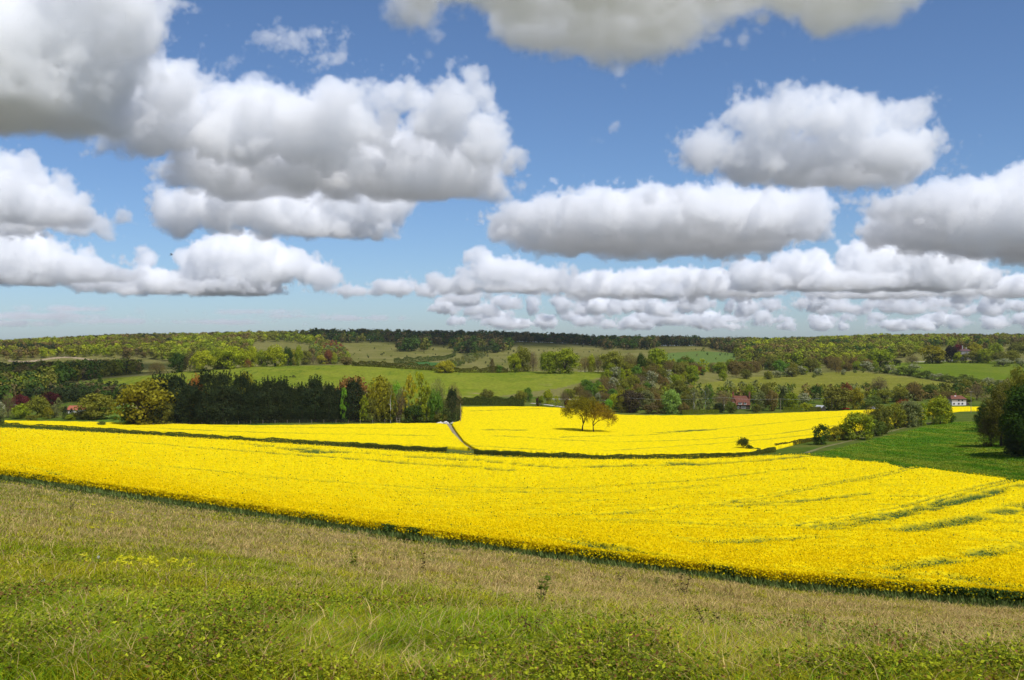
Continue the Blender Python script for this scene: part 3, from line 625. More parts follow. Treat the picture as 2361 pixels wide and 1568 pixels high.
def build_brambles(nc=24000, per=14):
    u = rng.uniform(-70, 1094, nc); e = np.interp(u, US, E1V) + 14
    v = e + (695 - e) * rng.uniform(0.0, 1, nc) ** 0.85
    Y = np.maximum(hitY(u, v), 5); X = (u - 512) / F * Y
    keep = fbm(X / .9, Y / 3.4, 51, 4) * .75 + fbm(X / 5, Y / 12, 53, 2) * .25 > 0.51 + 0.07 * sstep(25, 60, Y) - .03 * sstep(500, 900, u)
    X, Y = X[keep], Y[keep]; nc = len(X)
    kind = fbm(X / 1.2, Y / 4.0, 52, 2) + rng.normal(0, .16, nc)
    rad = rng.uniform(.08, .26, nc) * (1 + Y / 70); n = nc * per
    k = np.repeat(np.arange(nc), per)
    px = X[k] + rng.normal(0, 1, n) * rad[k]; py = Y[k] + rng.normal(0, 1, n) * rad[k]
    pz = ground_fine(px, py) + rng.uniform(.02, .24, n) * (0.6 + rad[k] * 1.9)
    D = np.stack([rng.normal(0, 1, n), rng.normal(0, 1, n), rng.normal(.15, .45, n)], 1); D /= np.linalg.norm(D, axis=1)[:, None]
    U_ = np.cross(D, np.array((0, 0, 1.0)) + rng.normal(0, .35, (n, 3))); U_ /= np.linalg.norm(U_, axis=1)[:, None]
    sz = rng.uniform(.014, .040, n) * (1 + py / 30)
    vs, f = leaf_shapes(np.stack([px, py, pz], 1), D, U_, sz)
    c = np.where((kind[k] > .55)[:, None], np.array((0.33, 0.36, 0.020)), np.array((0.15, 0.20, 0.016)))
    rb = rng.uniform(0, 1, n) < np.where(kind[k] < .34, .40, .07); c[rb] = np.array((0.24, 0.13, 0.045))
    c = c * rng.uniform(.6, 1.35, (n, 1))
    me = mesh_np('bramble_leaves', vs, f, M_GRASS, {'col': np.concatenate([c, c]), 'tint': np.tile(rng.uniform(0, 1, n), 2)})
    tag(link('ground_cover', me), 'low brambles and weeds, green and rusty, spread through the hillside grass', 'ground cover', kind='stuff')
build_brambles()

def build_meadow_tufts(n=150000):
    u = rng.uniform(795, 1090, n); v = rng.uniform(420, 505, n); ok = inpoly(u, v, MEADOW_R); u, v = u[ok], v[ok]; Y = hitY(u, v); ok = (Y > 200) & (Y < 460); u, Y = u[ok], Y[ok]; n = len(u)
    Y = Y + rng.normal(0, .6, n); X = (u - 512) / F * Y
    far = np.interp(u, *np.array(FAR1, float).T); ok = Y > hitY(u, far, 1.1) + 2.0; X, Y = X[ok], Y[ok]; n = len(X)
    t = fbm(X / 3.0 + Y / 26, Y / 30 - X / 60, 24) * .6 + fbm(X / 5, Y / 5, 26) * .4
    c = np.array((0.085, 0.205, 0.012)) * (1 - sstep(.38, .64, t))[:, None] + np.array((0.24, 0.285, 0.025)) * sstep(.38, .64, t)[:, None]
    c *= rng.uniform(.7, 1.25, (n, 1)); a = rng.uniform(0, 6.28, n); w = rng.uniform(.10, .28, n); h = rng.uniform(.08, .28, n); z = gz(X, Y)
    vs = np.stack([np.stack([X - np.cos(a) * w, Y - np.sin(a) * w, z], 1), np.stack([X + np.cos(a) * w, Y + np.sin(a) * w, z], 1), np.stack([X + rng.normal(0, .12, n), Y + rng.normal(0, .12, n), z + h], 1)], 1).reshape(-1, 3)
    me = mesh_np('grass', vs, np.arange(n * 3).reshape(-1, 3), M_GRASS, {'col': c, 'tint': rng.uniform(0, 1, n)})
    tag(link('grass', me), 'bright green meadow grass beside the dark trees', 'grass', kind='stuff')
build_meadow_tufts()

# ------------------------------------------------------------------ tree shapes (unit height, unit width), shared by the copies
def rdir(n, r=None):
    d = (r or rng).normal(0, 1, (n, 3)); return d / np.linalg.norm(d, axis=1)[:, None]
def quads(P, Nn, size, asp=1.0, along=None):
    n = len(P)
    a = along if along is not None else rdir(n)
    a = a - Nn * (a * Nn).sum(1)[:, None]; a /= np.maximum(np.linalg.norm(a, axis=1), 1e-6)[:, None]
    b = np.cross(Nn, a); s = np.asarray(size).reshape(-1, 1) * np.ones((n, 1))
    A = a * s; B = b * s * asp
    vs = np.stack([P - A * .5 - B * .25, P - B * .5 + A * .1, P + A * .55, P + B * .5 - A * .05], 1).reshape(-1, 3)
    return vs, np.arange(n * 4).reshape(-1, 4)
def lump_leaves(lumps, per, size, r, inner=0.12, flat=0.75, rough=.5):
    """lumps: rows of cx, cy, cz, radius"""
    Ps = []; Ns = []
    for cx, cy, cz, lr in lumps:
        d = rdir(per, r); d[:, 2] = np.where((d[:, 2] < -.2) & (r.uniform(0, 1, per) < .6), -d[:, 2], d[:, 2])
        rad = lr * np.where(r.uniform(0, 1, per) < inner, r.uniform(.2, .7, per), r.uniform(.72, 1.08, per))
        Ps.append(np.array((cx, cy, cz)) + d * rad[:, None] * np.array((1, 1, flat)))
        nn = d + rdir(per, r) * rough; Ns.append(nn / np.linalg.norm(nn, axis=1)[:, None])
    P = np.concatenate(Ps); Nn = np.concatenate(Ns)
    return P, Nn, size * r.uniform(.6, 1.35, len(P))
def crown_mesh(kind, seed):
    r = np.random.default_rng(seed); bloom = None; asp = .75; along = None
    if kind in ('oak', 'oakhi', 'round', 'low', 'may'):
        zb = {'oak': .05, 'oakhi': .04, 'round': -.02, 'low': -.04, 'may': -.04}[kind]
        nl = {'oak': 60, 'oakhi': 120, 'round': 46, 'low': 26, 'may': 26}[kind]
        per = {'oak': 84, 'oakhi': 150, 'round': 80, 'low': 56, 'may': 60}[kind]; size = {'oak': .052, 'oakhi': .027, 'round': .052, 'low': .072, 'may': .068}[kind]
        d = rdir(nl, r); d[:, 2] = np.where(r.uniform(0, 1, nl) < .45, np.abs(d[:, 2]), d[:, 2])
        q_ = r.uniform(.50, .84, nl) if kind != 'oakhi' else r.uniform(.45, 1.05, nl); lob = 1 + .16 * np.sin(3 * np.arctan2(d[:, 1], d[:, 0]) + r.uniform(0, 6)) * (1 - np.abs(d[:, 2]))
        zc = (1 + zb) / 2; zr = (1 - zb) / 2
        wx = np.where(d[:, 2] < 0, 1.0, 1.0)
        L = np.stack([d[:, 0] * q_ * lob * .5, d[:, 1] * q_ * lob * .5, zc + d[:, 2] * q_ * zr, r.uniform(.12, .21, nl) * (1.0 if nl < 80 else .8)], 1)
        L[:, 2] -= .10 * (1 - zb) * (kind in ('low', 'may'))
        P, Nn, sz = lump_leaves(L, per, size, r)
        if kind == 'may': bloom = (P[:, 2] - .35 + r.normal(0, .25, len(P)) > .25) & (r.uniform(0, 1, len(P)) < .75)
    elif kind == 'tall':
        nl = 60; z = r.uniform(.12, 1.0, nl); prof = .5 * np.sin(np.clip((z - .02) / 1.0, 0, 1) ** .8 * math.pi * .94) ** .7
        a = r.uniform(0, 6.28, nl); q_ = r.uniform(.2, .95, nl)
        L = np.stack([np.cos(a) * prof * q_, np.sin(a) * prof * q_, z, r.uniform(.045, .09, nl)], 1)
        P, Nn, sz = lump_leaves(L, 52, .042, r, inner=.4, flat=1.1)
    elif kind in ('conifer', 'fir'):
        n = 5200; z = (1 - r.uniform(0, 1, n) ** .75) if kind == 'fir' else r.uniform(0, 1, n) ** .9; 
        prof = (.5 * np.clip((1 - z ** 2.4), 0, 1) ** .62 * (.90 + .10 * np.sin(z * 19 + 1.5)) if kind == 'conifer' else .5 * (1 - z) ** .9 * (.65 + .35 * np.abs(np.sin(z * 40))))
        a = r.uniform(0, 6.28, n); lob = 1 + .22 * np.sin(a * 4 + seed) * np.sin(z * 9 + seed) + r.normal(0, .12, n)
        q_ = np.where(r.uniform(0, 1, n) < .16, r.uniform(.3, .8, n), r.uniform(.84, 1.05, n)) * lob
        P = np.stack([np.cos(a) * prof * q_, np.sin(a) * prof * q_, z * .97], 1)
        out = np.stack([np.cos(a), np.sin(a), r.normal(.25, .35, n)], 1); out /= np.linalg.norm(out, axis=1)[:, None]
        nn = np.stack([np.cos(a) * .5, np.sin(a) * .5, np.ones(n)], 1) + rdir(n, r) * .6; Nn = nn / np.linalg.norm(nn, axis=1)[:, None]
        sz = r.uniform(.035, .075, n); along = out; asp = .36
        # leaders at the top
        k = 420; t = r.uniform(0, 1, k); ai = r.integers(0, 9, k); th = ai * 2.4 + seed
        bx, by = np.cos(th) * .17 * (ai > 0), np.sin(th) * .17 * (ai > 0); hz = .90 + .13 * (1 - ai * .085)
        P = np.concatenate([P, np.stack([bx + r.normal(0, .05, k) * (1.15 - t), by + r.normal(0, .05, k) * (1.15 - t), .80 + (hz - .74) * t], 1)])
        Nn = np.concatenate([Nn, rdir(k, r)]); sz = np.concatenate([sz, r.uniform(.035, .065, k)])
        u3 = np.tile(np.array((0, 0, 1.0)), (k, 1)) + r.normal(0, .5, (k, 3)); along = np.concatenate([along, u3 / np.linalg.norm(u3, axis=1)[:, None]])
    elif kind == 'bare':
        n = 2600; d = rdir(n, r); d[:, 2] = np.where(d[:, 2] < -.3, -d[:, 2], d[:, 2]); q_ = r.uniform(.25, 1.0, n) ** .6
        lob = 1 + .15 * np.sin(4 * np.arctan2(d[:, 1], d[:, 0]) + seed)
        P = np.stack([d[:, 0] * .5 * q_ * lob, d[:, 1] * .5 * q_ * lob, .55 + d[:, 2] * .45 * q_], 1)
        Nn = rdir(n, r); along = d + rdir(n, r) * .45; sz = r.uniform(.06, .12, n); asp = .10
        m_ = 1700; along = np.concatenate([along, rdir(m_, r)]); dd = rdir(m_, r); dd[:, 2] = np.abs(dd[:, 2]); qq = r.uniform(.6, 1.0, m_)
        P = np.concatenate([P, np.stack([dd[:, 0] * .5 * qq, dd[:, 1] * .5 * qq, .55 + dd[:, 2] * .45 * qq], 1)]); Nn = np.concatenate([Nn, rdir(m_, r)]); sz = np.concatenate([sz, r.uniform(.02, .045, m_)])
    # fit the crown exactly into its unit box
    rx = np.percentile(np.hypot(P[:, 0], P[:, 1]), 97.5); zt = np.percentile(P[:, 2], 99.6); zl = np.percentile(P[:, 2], 2.0)
    P[:, :2] *= .5 / rx; zb_ = {'oak': .04, 'oakhi': .03, 'round': .0, 'low': .0, 'may': .0, 'tall': .10, 'conifer': .01, 'fir': .01, 'bare': .10}[kind]
    P[:, 2] = zb_ + (P[:, 2] - zl) / (zt - zl) * (1 - zb_)
    vs, f = quads(P, Nn, sz, asp, along)
    at = {'tint': r.uniform(0, 1, len(f))}
    if bloom is not None: at['bloom'] = bloom.astype(float) * r.uniform(.5, 1, len(f))
    return vs, f, at
def trunk_mesh(kind, seed, mat):
    r = random.Random(seed); mb = MB()
    if kind in ('conifer', 'fir'):
        mb.tube([(0, 0, -.03), (0, 0, .4), (0, 0, .93)], [.022, .016, .003], 6)
    elif kind == 'tall':
        mb.tube([(0, 0, -.03), (.01, 0, .3), (-.01, .01, .6), (0, 0, .95)], [.020, .015, .010, .002], 6)
        for k in range(7):
            z = .25 + k * .09; a = r.uniform(0, 6.28); mb.tube([(0, 0, z), (math.cos(a) * .18, math.sin(a) * .18, z + .10), (math.cos(a) * .28, math.sin(a) * .28, z + .22)], [.008, .005, .001], 4)
    else:
        zf = .22 if kind in ('oak', 'oakhi', 'bare') else .12
        mb.tube([(0, 0, -.04), (.005, 0, zf * .5), (0, .005, zf)], [.040, .030, .026], 7)
        for k in range(7):
            a = k * .9 + r.uniform(-.3, .3); up = r.uniform(.25, .62); o_ = r.uniform(.16, .34)
            p1 = (math.cos(a) * o_ * .45, math.sin(a) * o_ * .45, zf + up * .42); p2 = (math.cos(a) * o_, math.sin(a) * o_, zf + up)
            mb.tube([(0, 0, zf * .92), p1, p2], [.018, .012, .003], 5)
            for j in range(2):
                b = a + r.uniform(-1, 1); p3 = (p1[0] + math.cos(b) * .16, p1[1] + math.sin(b) * .16, p1[2] + r.uniform(.08, .24)); mb.tube([p1, p3], [.008, .002], 4)
    return mb.mesh('trunk', mat)
PROTO = {}
for kd, nvar in (('oak', 4), ('oakhi', 3), ('round', 4), ('low', 4), ('may', 3), ('tall', 3), ('conifer', 4), ('fir', 2), ('bare', 3)):
    PROTO[kd] = []
    for i in range(nvar):
        vs, f, at = crown_mesh(kd, 100 + 7 * i + len(kd) * 31)
        PROTO[kd].append((mesh_np('crown', vs, f, M_LEAF, at), trunk_mesh(kd, i, M_BARK)))
PROTO['birch'] = [(c_, trunk_mesh('tall', 50 + i, M_BIRCH)) for i, (c_, _t) in enumerate(PROTO['tall'])]

COL = dict(lime=(.220, .235, .012), lime2=(.150, .180, .012), olive=(.135, .135, .017), olive2=(.105, .105, .018), green=(.075, .135, .016), deep=(.034, .060, .010),
           dark=(.026, .036, .012), conif=(.019, .028, .011), brown=(.130, .095, .028), brown2=(.085, .066, .026), copper=(.215, .075, .016), purple=(.050, .011, .013),
           purple2=(.085, .018, .020), yellow=(.265, .235, .015), gold=(.165, .152, .012), grey=(.125, .135, .045), hedge=(.085, .110, .020), bright=(.12, .24, .02), redbrown=(.155, .058, .022), mauve=(.130, .095, .048))
NAMES = dict(oak='broadleaf_tree', oakhi='broadleaf_tree', round='broadleaf_tree', low='bush', may='hawthorn_bush', tall='slender_tree', birch='birch_tree', conifer='conifer_tree', fir='fir_tree', bare='leafless_tree')
CATS = dict(low='bush', may='bush')
ti = [0]
def tree(kind, u, w, vtop, vbase=None, Y=None, c='olive', label=None, group=None, name=None, parts=True, lean=0.0):
    ti[0] += 1; r = random.Random(ti[0] * 13)
    if Y is None: Y = float(hitY(u, vbase)[0])
    x = (u - 512) / F * Y; z = float(gz(x, Y))
    h = CAMZ + (VH - vtop) / F * Y - z; wid = 1.12 * w / F * Y
    h = max(h, 1.0)
    cm, tm = PROTO[kind][ti[0] % len(PROTO[kind])]
    cc = COL[c] if isinstance(c, str) else c
    j = r.uniform(.9, 1.1); j *= 1.5; cc = (cc[0] * j * r.uniform(.95, 1.05), cc[1] * j, cc[2] * j, 1)
    nm = name or NAMES[kind]; cat = CATS.get(kind, 'tree')
    ob = link('crown' if parts else nm, cm); ob.color = cc
    ob.scale = (wid, wid * r.uniform(.9, 1.1), h * 1.0)
    if parts:
        root = empty(nm, (x, Y, z - .1), r.uniform(0, 6.28)); tag(root, label, cat, group)
        root.rotation_euler[1] = lean
        ob.parent = root
        t_ = link('trunk', tm, root); t_.scale = (max(wid, h * .45) * .9, max(wid, h * .45) * .9, h)
        return root
    ob.location = (x, Y, z - .1); ob.rotation_euler = (0, 0, r.uniform(0, 6.28)); tag(ob, label, cat, group)
    return ob

# --- the dark shelter belt behind the narrow rape field
YC = 505.0
tree('oak', 146, 54, 379.5, Y=506, c='gold', label='wide golden green oak at the end of the dark conifer row', parts=True)
tree('round', 133, 22, 409, Y=504, c='deep', label='low dark green bush under the golden oak beside the conifer row')
tree('round', 163, 22, 401, Y=504, c='olive2', label='dull brownish bush between the golden oak and the first conifer')
con = [(160, 26, 377), (176, 26, 376), (190, 20, 386), (207, 24, 373.5), (223, 24, 374.5), (241, 24, 376.5), (254, 20, 385), (268, 22, 381), (281, 24, 381), (291, 14, 388), (302, 16, 386.5), (315, 22, 379.5), (329, 16, 386), (338, 14, 390), (353.5, 22, 382.5)]
cl_ = ['conifer rising behind the golden oak', 'conifer just past the golden oak with a broad top', 'shorter conifer in front of the orange tree top', 'tall conifer next to the orange tree top', 'tall broad conifer near the middle of the dark row', 'conifer in front of the yellow green tree top',
       'shorter conifer past the yellow green tree top', 'many tipped conifer below the cattle', 'broad conifer sloping down to a gap in the row', 'small conifer at the gap in the row', 'narrow conifer filling the gap in the row', 'pointed tall conifer just past the gap in the row', 'conifer beside the tall pointed one',
       'short narrow conifer in front of the copper coloured tree', 'cone shaped conifer in front of the copper coloured tree']
for i, (u, w, vt) in enumerate(con):
    tree('conifer', u, w * 1.5, vt - 3.5, Y=YC + (6 if i < 2 else 0) + (i % 3) * 2, c='conif', label='dark green ' + cl_[i], group='conifers in the dark row')
# second rank of the row that closes it from behind
for i in range(12):
    tree('conifer', 168 + i * 16 + (i % 2) * 4, 30, 384 + (i % 3) * 2.0, Y=YC + 13, c='dark', label='dark conifer in the second rank, mostly hidden behind the front row', group='second rank conifers')
tree('oak', 196, 18, 375.5, Y=524, c='copper', label='orange brown tree top showing above the dark conifer row')
tree('oak', 245, 18, 372.5, Y=526, c='gold', label='yellow green rounded tree top showing above the dark conifer row')
tree('oak', 352, 36, 377, Y=522, c=(.165, .082, .022), label='copper coloured spreading tree behind the cone shaped conifer')
tree('tall', 344, 9, 387, Y=503, c='bright', label='slim bright green tree squeezed between two dark conifers')
tree('tall', 364, 12, 395, Y=502, c='lime2', label='small lime green tree at the foot of the cone shaped conifer')
tree('oak', 380, 22, 376.5, Y=506, c='gold', label='large olive and bronze tree next to the white birch trunk')
tree('round', 374, 16, 398, Y=503, c='olive2', label='dark olive shrubby tree under the bronze tree')
tree('birch', 390.5, 13, 383, Y=501, c='olive', label='birch with a bare white trunk standing at the wood edge')
tree('oak', 397, 15, 383, Y=510, c='bright', label='bright green tree between the white birch and the yellow poplar')
tree('bare', 401, 14, 388, Y=504, c='mauve', label='brown twiggy tree in front of the bright green tree')
tree('tall', 409, 17, 374.5, Y=505, c='yellow', label='pale yellow slender poplar, the shorter of the two')
tree('tall', 421, 18, 372.5, Y=506, c=(.225, .245, .012), label='yellow green slender poplar, tallest tree of the shelter belt')
tree('round', 414, 20, 405, Y=502, c='deep', label='dark low bush at the foot of the two poplars')
tree('round', 390, 26, 406, Y=508, c='dark', label='dark undergrowth bush behind the white birch trunk')
tree('tall', 427, 14, 386, Y=503, c='lime2', label='leafy slim tree leaning on the tallest poplar')
tree('oak', 436, 14, 390, Y=503, c='green', label='fresh green tree between the tallest poplar and the dark cypress')
tree('bare', 438, 17, 379, Y=512, c='grey', label='thin grey green tree behind the fresh green one')
tree('conifer', 452, 19, 388, Y=505, c='conif', label='dark cypress ending the shelter belt beside the track')
tree('bare', 454, 16, 384, Y=514, c='mauve', label='pale leafless tree behind the dark cypress')
tree('round', 441, 14, 413, Y=502, c='olive2', label='low bush beside the rubble heap at the track end')

# --- garden trees at the end of the narrow rape field
for t in [('may', 0, 12, 400, 421.5, None, 'grey', 'white flowering hawthorn cut by the picture edge beside the narrow rape field'), ('bare', 8, 13, 393, None, 560, 'mauve', 'brown twiggy tree beside the white flowering hawthorn'),
          ('oak', 9, 8, 393, None, 640, 'bright', 'small bright green tree top behind the brown twiggy tree'), ('oak', 20, 17, 394.5, None, 610, 'purple2', 'wine red beech, lighter of the two red trees'),
          ('oak', 37.5, 22, 396, None, 565, 'olive', 'large round olive tree between the two red beeches'), ('round', 21, 18, 403.5, None, 556, 'lime2', 'yellow green bushy tree in front of the lighter red beech'),
          ('round', 48, 9, 407, None, 552, 'gold', 'small golden bush against the large round olive tree'), ('oak', 50, 19, 392, None, 640, 'purple', 'dark purple beech, darker of the two red trees'),
          ('tall', 58, 10, 397.5, None, 575, 'grey', 'pale grey green column shaped tree beside the dark purple beech'), ('round', 54, 9, 404, None, 558, 'grey', 'pale rounded bush below the dark purple beech'),
          ('conifer', 65.5, 6.5, 405.5, None, 550, 'conif', 'little dark cypress in front of the red roof'), ('conifer', 71.5, 5, 408, None, 553, 'conif', 'smaller dark cypress beside the red roof'),
          ('round', 62, 12, 407, None, 600, 'olive2', 'dull bush behind the little dark cypress'), ('round', 70, 10, 414.5, None, 543, 'lime2', 'bright low bush below the red roof at the field edge'),
          ('round', 31, 12, 415, None, 543, 'olive', 'low bush at the field edge below the large round olive tree'), ('round', 72, 13, 412.3, None, 549, 'hedge', 'dark garden bush hiding the walls below the orange red roof'), ('round', 82, 16, 411, None, 548, 'olive2', 'brown green scrub between the red roof and the round oak'),
          ('oak', 97, 33, 393.5, None, 548, 'olive', 'big dome shaped oak standing alone near the sheep'), ('round', 114, 9, 415.5, None, 542, 'green', 'small green bush between the dome shaped oak and the sheep'),
          ('fir', 100, 11, 374, None, 780, 'deep', 'tall dark spire shaped fir rising above the valley wood'), ('round', 102, 9, 421, 427, None, 'hedge', 'small bush growing out of the long hedge')]:
    tree(t[0], t[1], t[2], t[3], t[4], t[5], t[6], t[7])

# --- trees along the top of the cattle field
hill = [('bare', 157, 17, 362.5, 374, 'brown', 'rounded brown budding tree, first on the top edge of the cattle field'), ('oak', 179, 17, 353.5, 372, 'deep', 'dark green tree beside the brown budding tree above the cattle field'),
 ('bare', 190, 14, 351.5, 371, 'brown2', 'dark brown leafless tree between two green crowns above the cattle field'), ('oak', 203, 23, 350.5, 371, 'lime', 'big lime green dome, first of the bright row above the cattle field'),
 ('oak', 217, 14, 349, 369, 'lime2', 'mid green tree filled in between the bright lime domes'), ('oak', 231, 22, 346.5, 368.5, 'lime', 'broadest bright lime tree of the row above the cattle field'),
 ('oak', 243, 12, 348.5, 367, 'lime', 'slimmer lime tree leaning against the broadest lime tree'), ('round', 222, 12, 359, 368.8, 'deep', 'dark holly bush below the bright lime row'),
 ('bare', 248, 7, 358.5, 367.3, 'redbrown', 'little bare reddish tree in front of the bright lime row'), ('oak', 252, 11, 346.5, 366.5, 'lime', 'tall lime tree behind the little bare reddish tree'),
 ('oak', 262, 13, 350, 366.3, 'lime2', 'leafy green tree before the second big lime dome'), ('oak', 275, 20, 345.5, 366.2, 'lime', 'second big lime dome, highest of the row above the cattle'),
 ('oak', 283.5, 7, 352, 365, 'grey', 'narrow pale silvery tree beside the second big lime dome'), ('oak', 292, 15, 349.5, 365, 'gold', 'brownish tree with pale limbs showing, above the cattle'),
 ('oak', 288, 9, 347, None, 'deep', 'dark tree top behind the tree with pale limbs'), ('oak', 299, 8, 345.5, None, 'lime2', 'green tree top standing up behind the tree with pale limbs'),
 ('oak', 306, 12, 350.5, 364.3, 'olive', 'olive brown tree past the tree with pale limbs'), ('bare', 313, 9, 355.5, 364.2, 'mauve', 'bare brown bush before the small yellow tree'),
 ('oak', 322, 10.5, 355, 364, 'yellow', 'small yellow tree on the top edge of the cattle field'), ('oak', 328.5, 9, 349.5, 364, 'redbrown', 'reddish tree next to the small yellow tree'),
 ('oak', 334, 6, 352.5, 364, 'lime', 'narrow lime tree beside the reddish tree'), ('oak', 346.5, 13, 356.5, 365, 'brown', 'round brown tree where the hill hedge begins'),
 ('oak', 445, 17, 360.5, 372.3, 'yellow', 'bright yellow green oak standing in the hill hedge'), ('conifer', 492, 6.5, 358.5, 372.3, 'brown2', 'dark pointed conifer in the hill hedge'),
 ('round', 498.5, 9, 364.5, 372.3, 'green', 'round clipped looking bush beside the dark pointed conifer'), ('oak', 514, 13, 353.5, 372, 'lime', 'lime tree with a dark foot past the round bush'),
 ('oak', 523, 16, 346.5, 371.5, 'olive', 'tall olive tree between the lime tree and the great twin oak'), ('bare', 533, 10, 352, 371.5, 'mauve', 'bare twiggy tree before the great twin oak'),
 ('oak', 549, 19, 351.5, 373, 'lime2', 'first crown of the great twin oak above the big green hill field'), ('oak', 565, 26, 348.5, 373, 'lime2', 'second and larger crown of the great twin oak'),
 ('bare', 585, 13, 357, 372, 'brown', 'thin brown tree past the great twin oak'), ('oak', 591.5, 9, 354.5, 372, 'lime', 'small lime crown among the thin brown trees'),
 ('bare', 598, 12, 356, 372, 'brown2', 'darker brown twiggy tree beside the small lime crown'), ('oak', 612, 26, 351.5, 373, 'olive', 'heavy olive green oak at the corner of the big green hill field'),
 ('bare', 629, 16, 353.5, 376, 'brown', 'brown twiggy tree between the heavy olive oak and the slope wood'), ('oak', 641, 9, 353, 374, 'deep', 'dark narrow tree at the top of the slope wood'),
 ('oak', 657, 20, 348.5, 373, 'lime2', 'big bright tree crowning the slope wood')]
for k, u, w, vt, vb, c, lab in hill:
    if vb is None: tree(k, u, w, vt, None, 940, c, lab)
    else: tree(k, u, w, vt, vb + .3, None, c, lab)

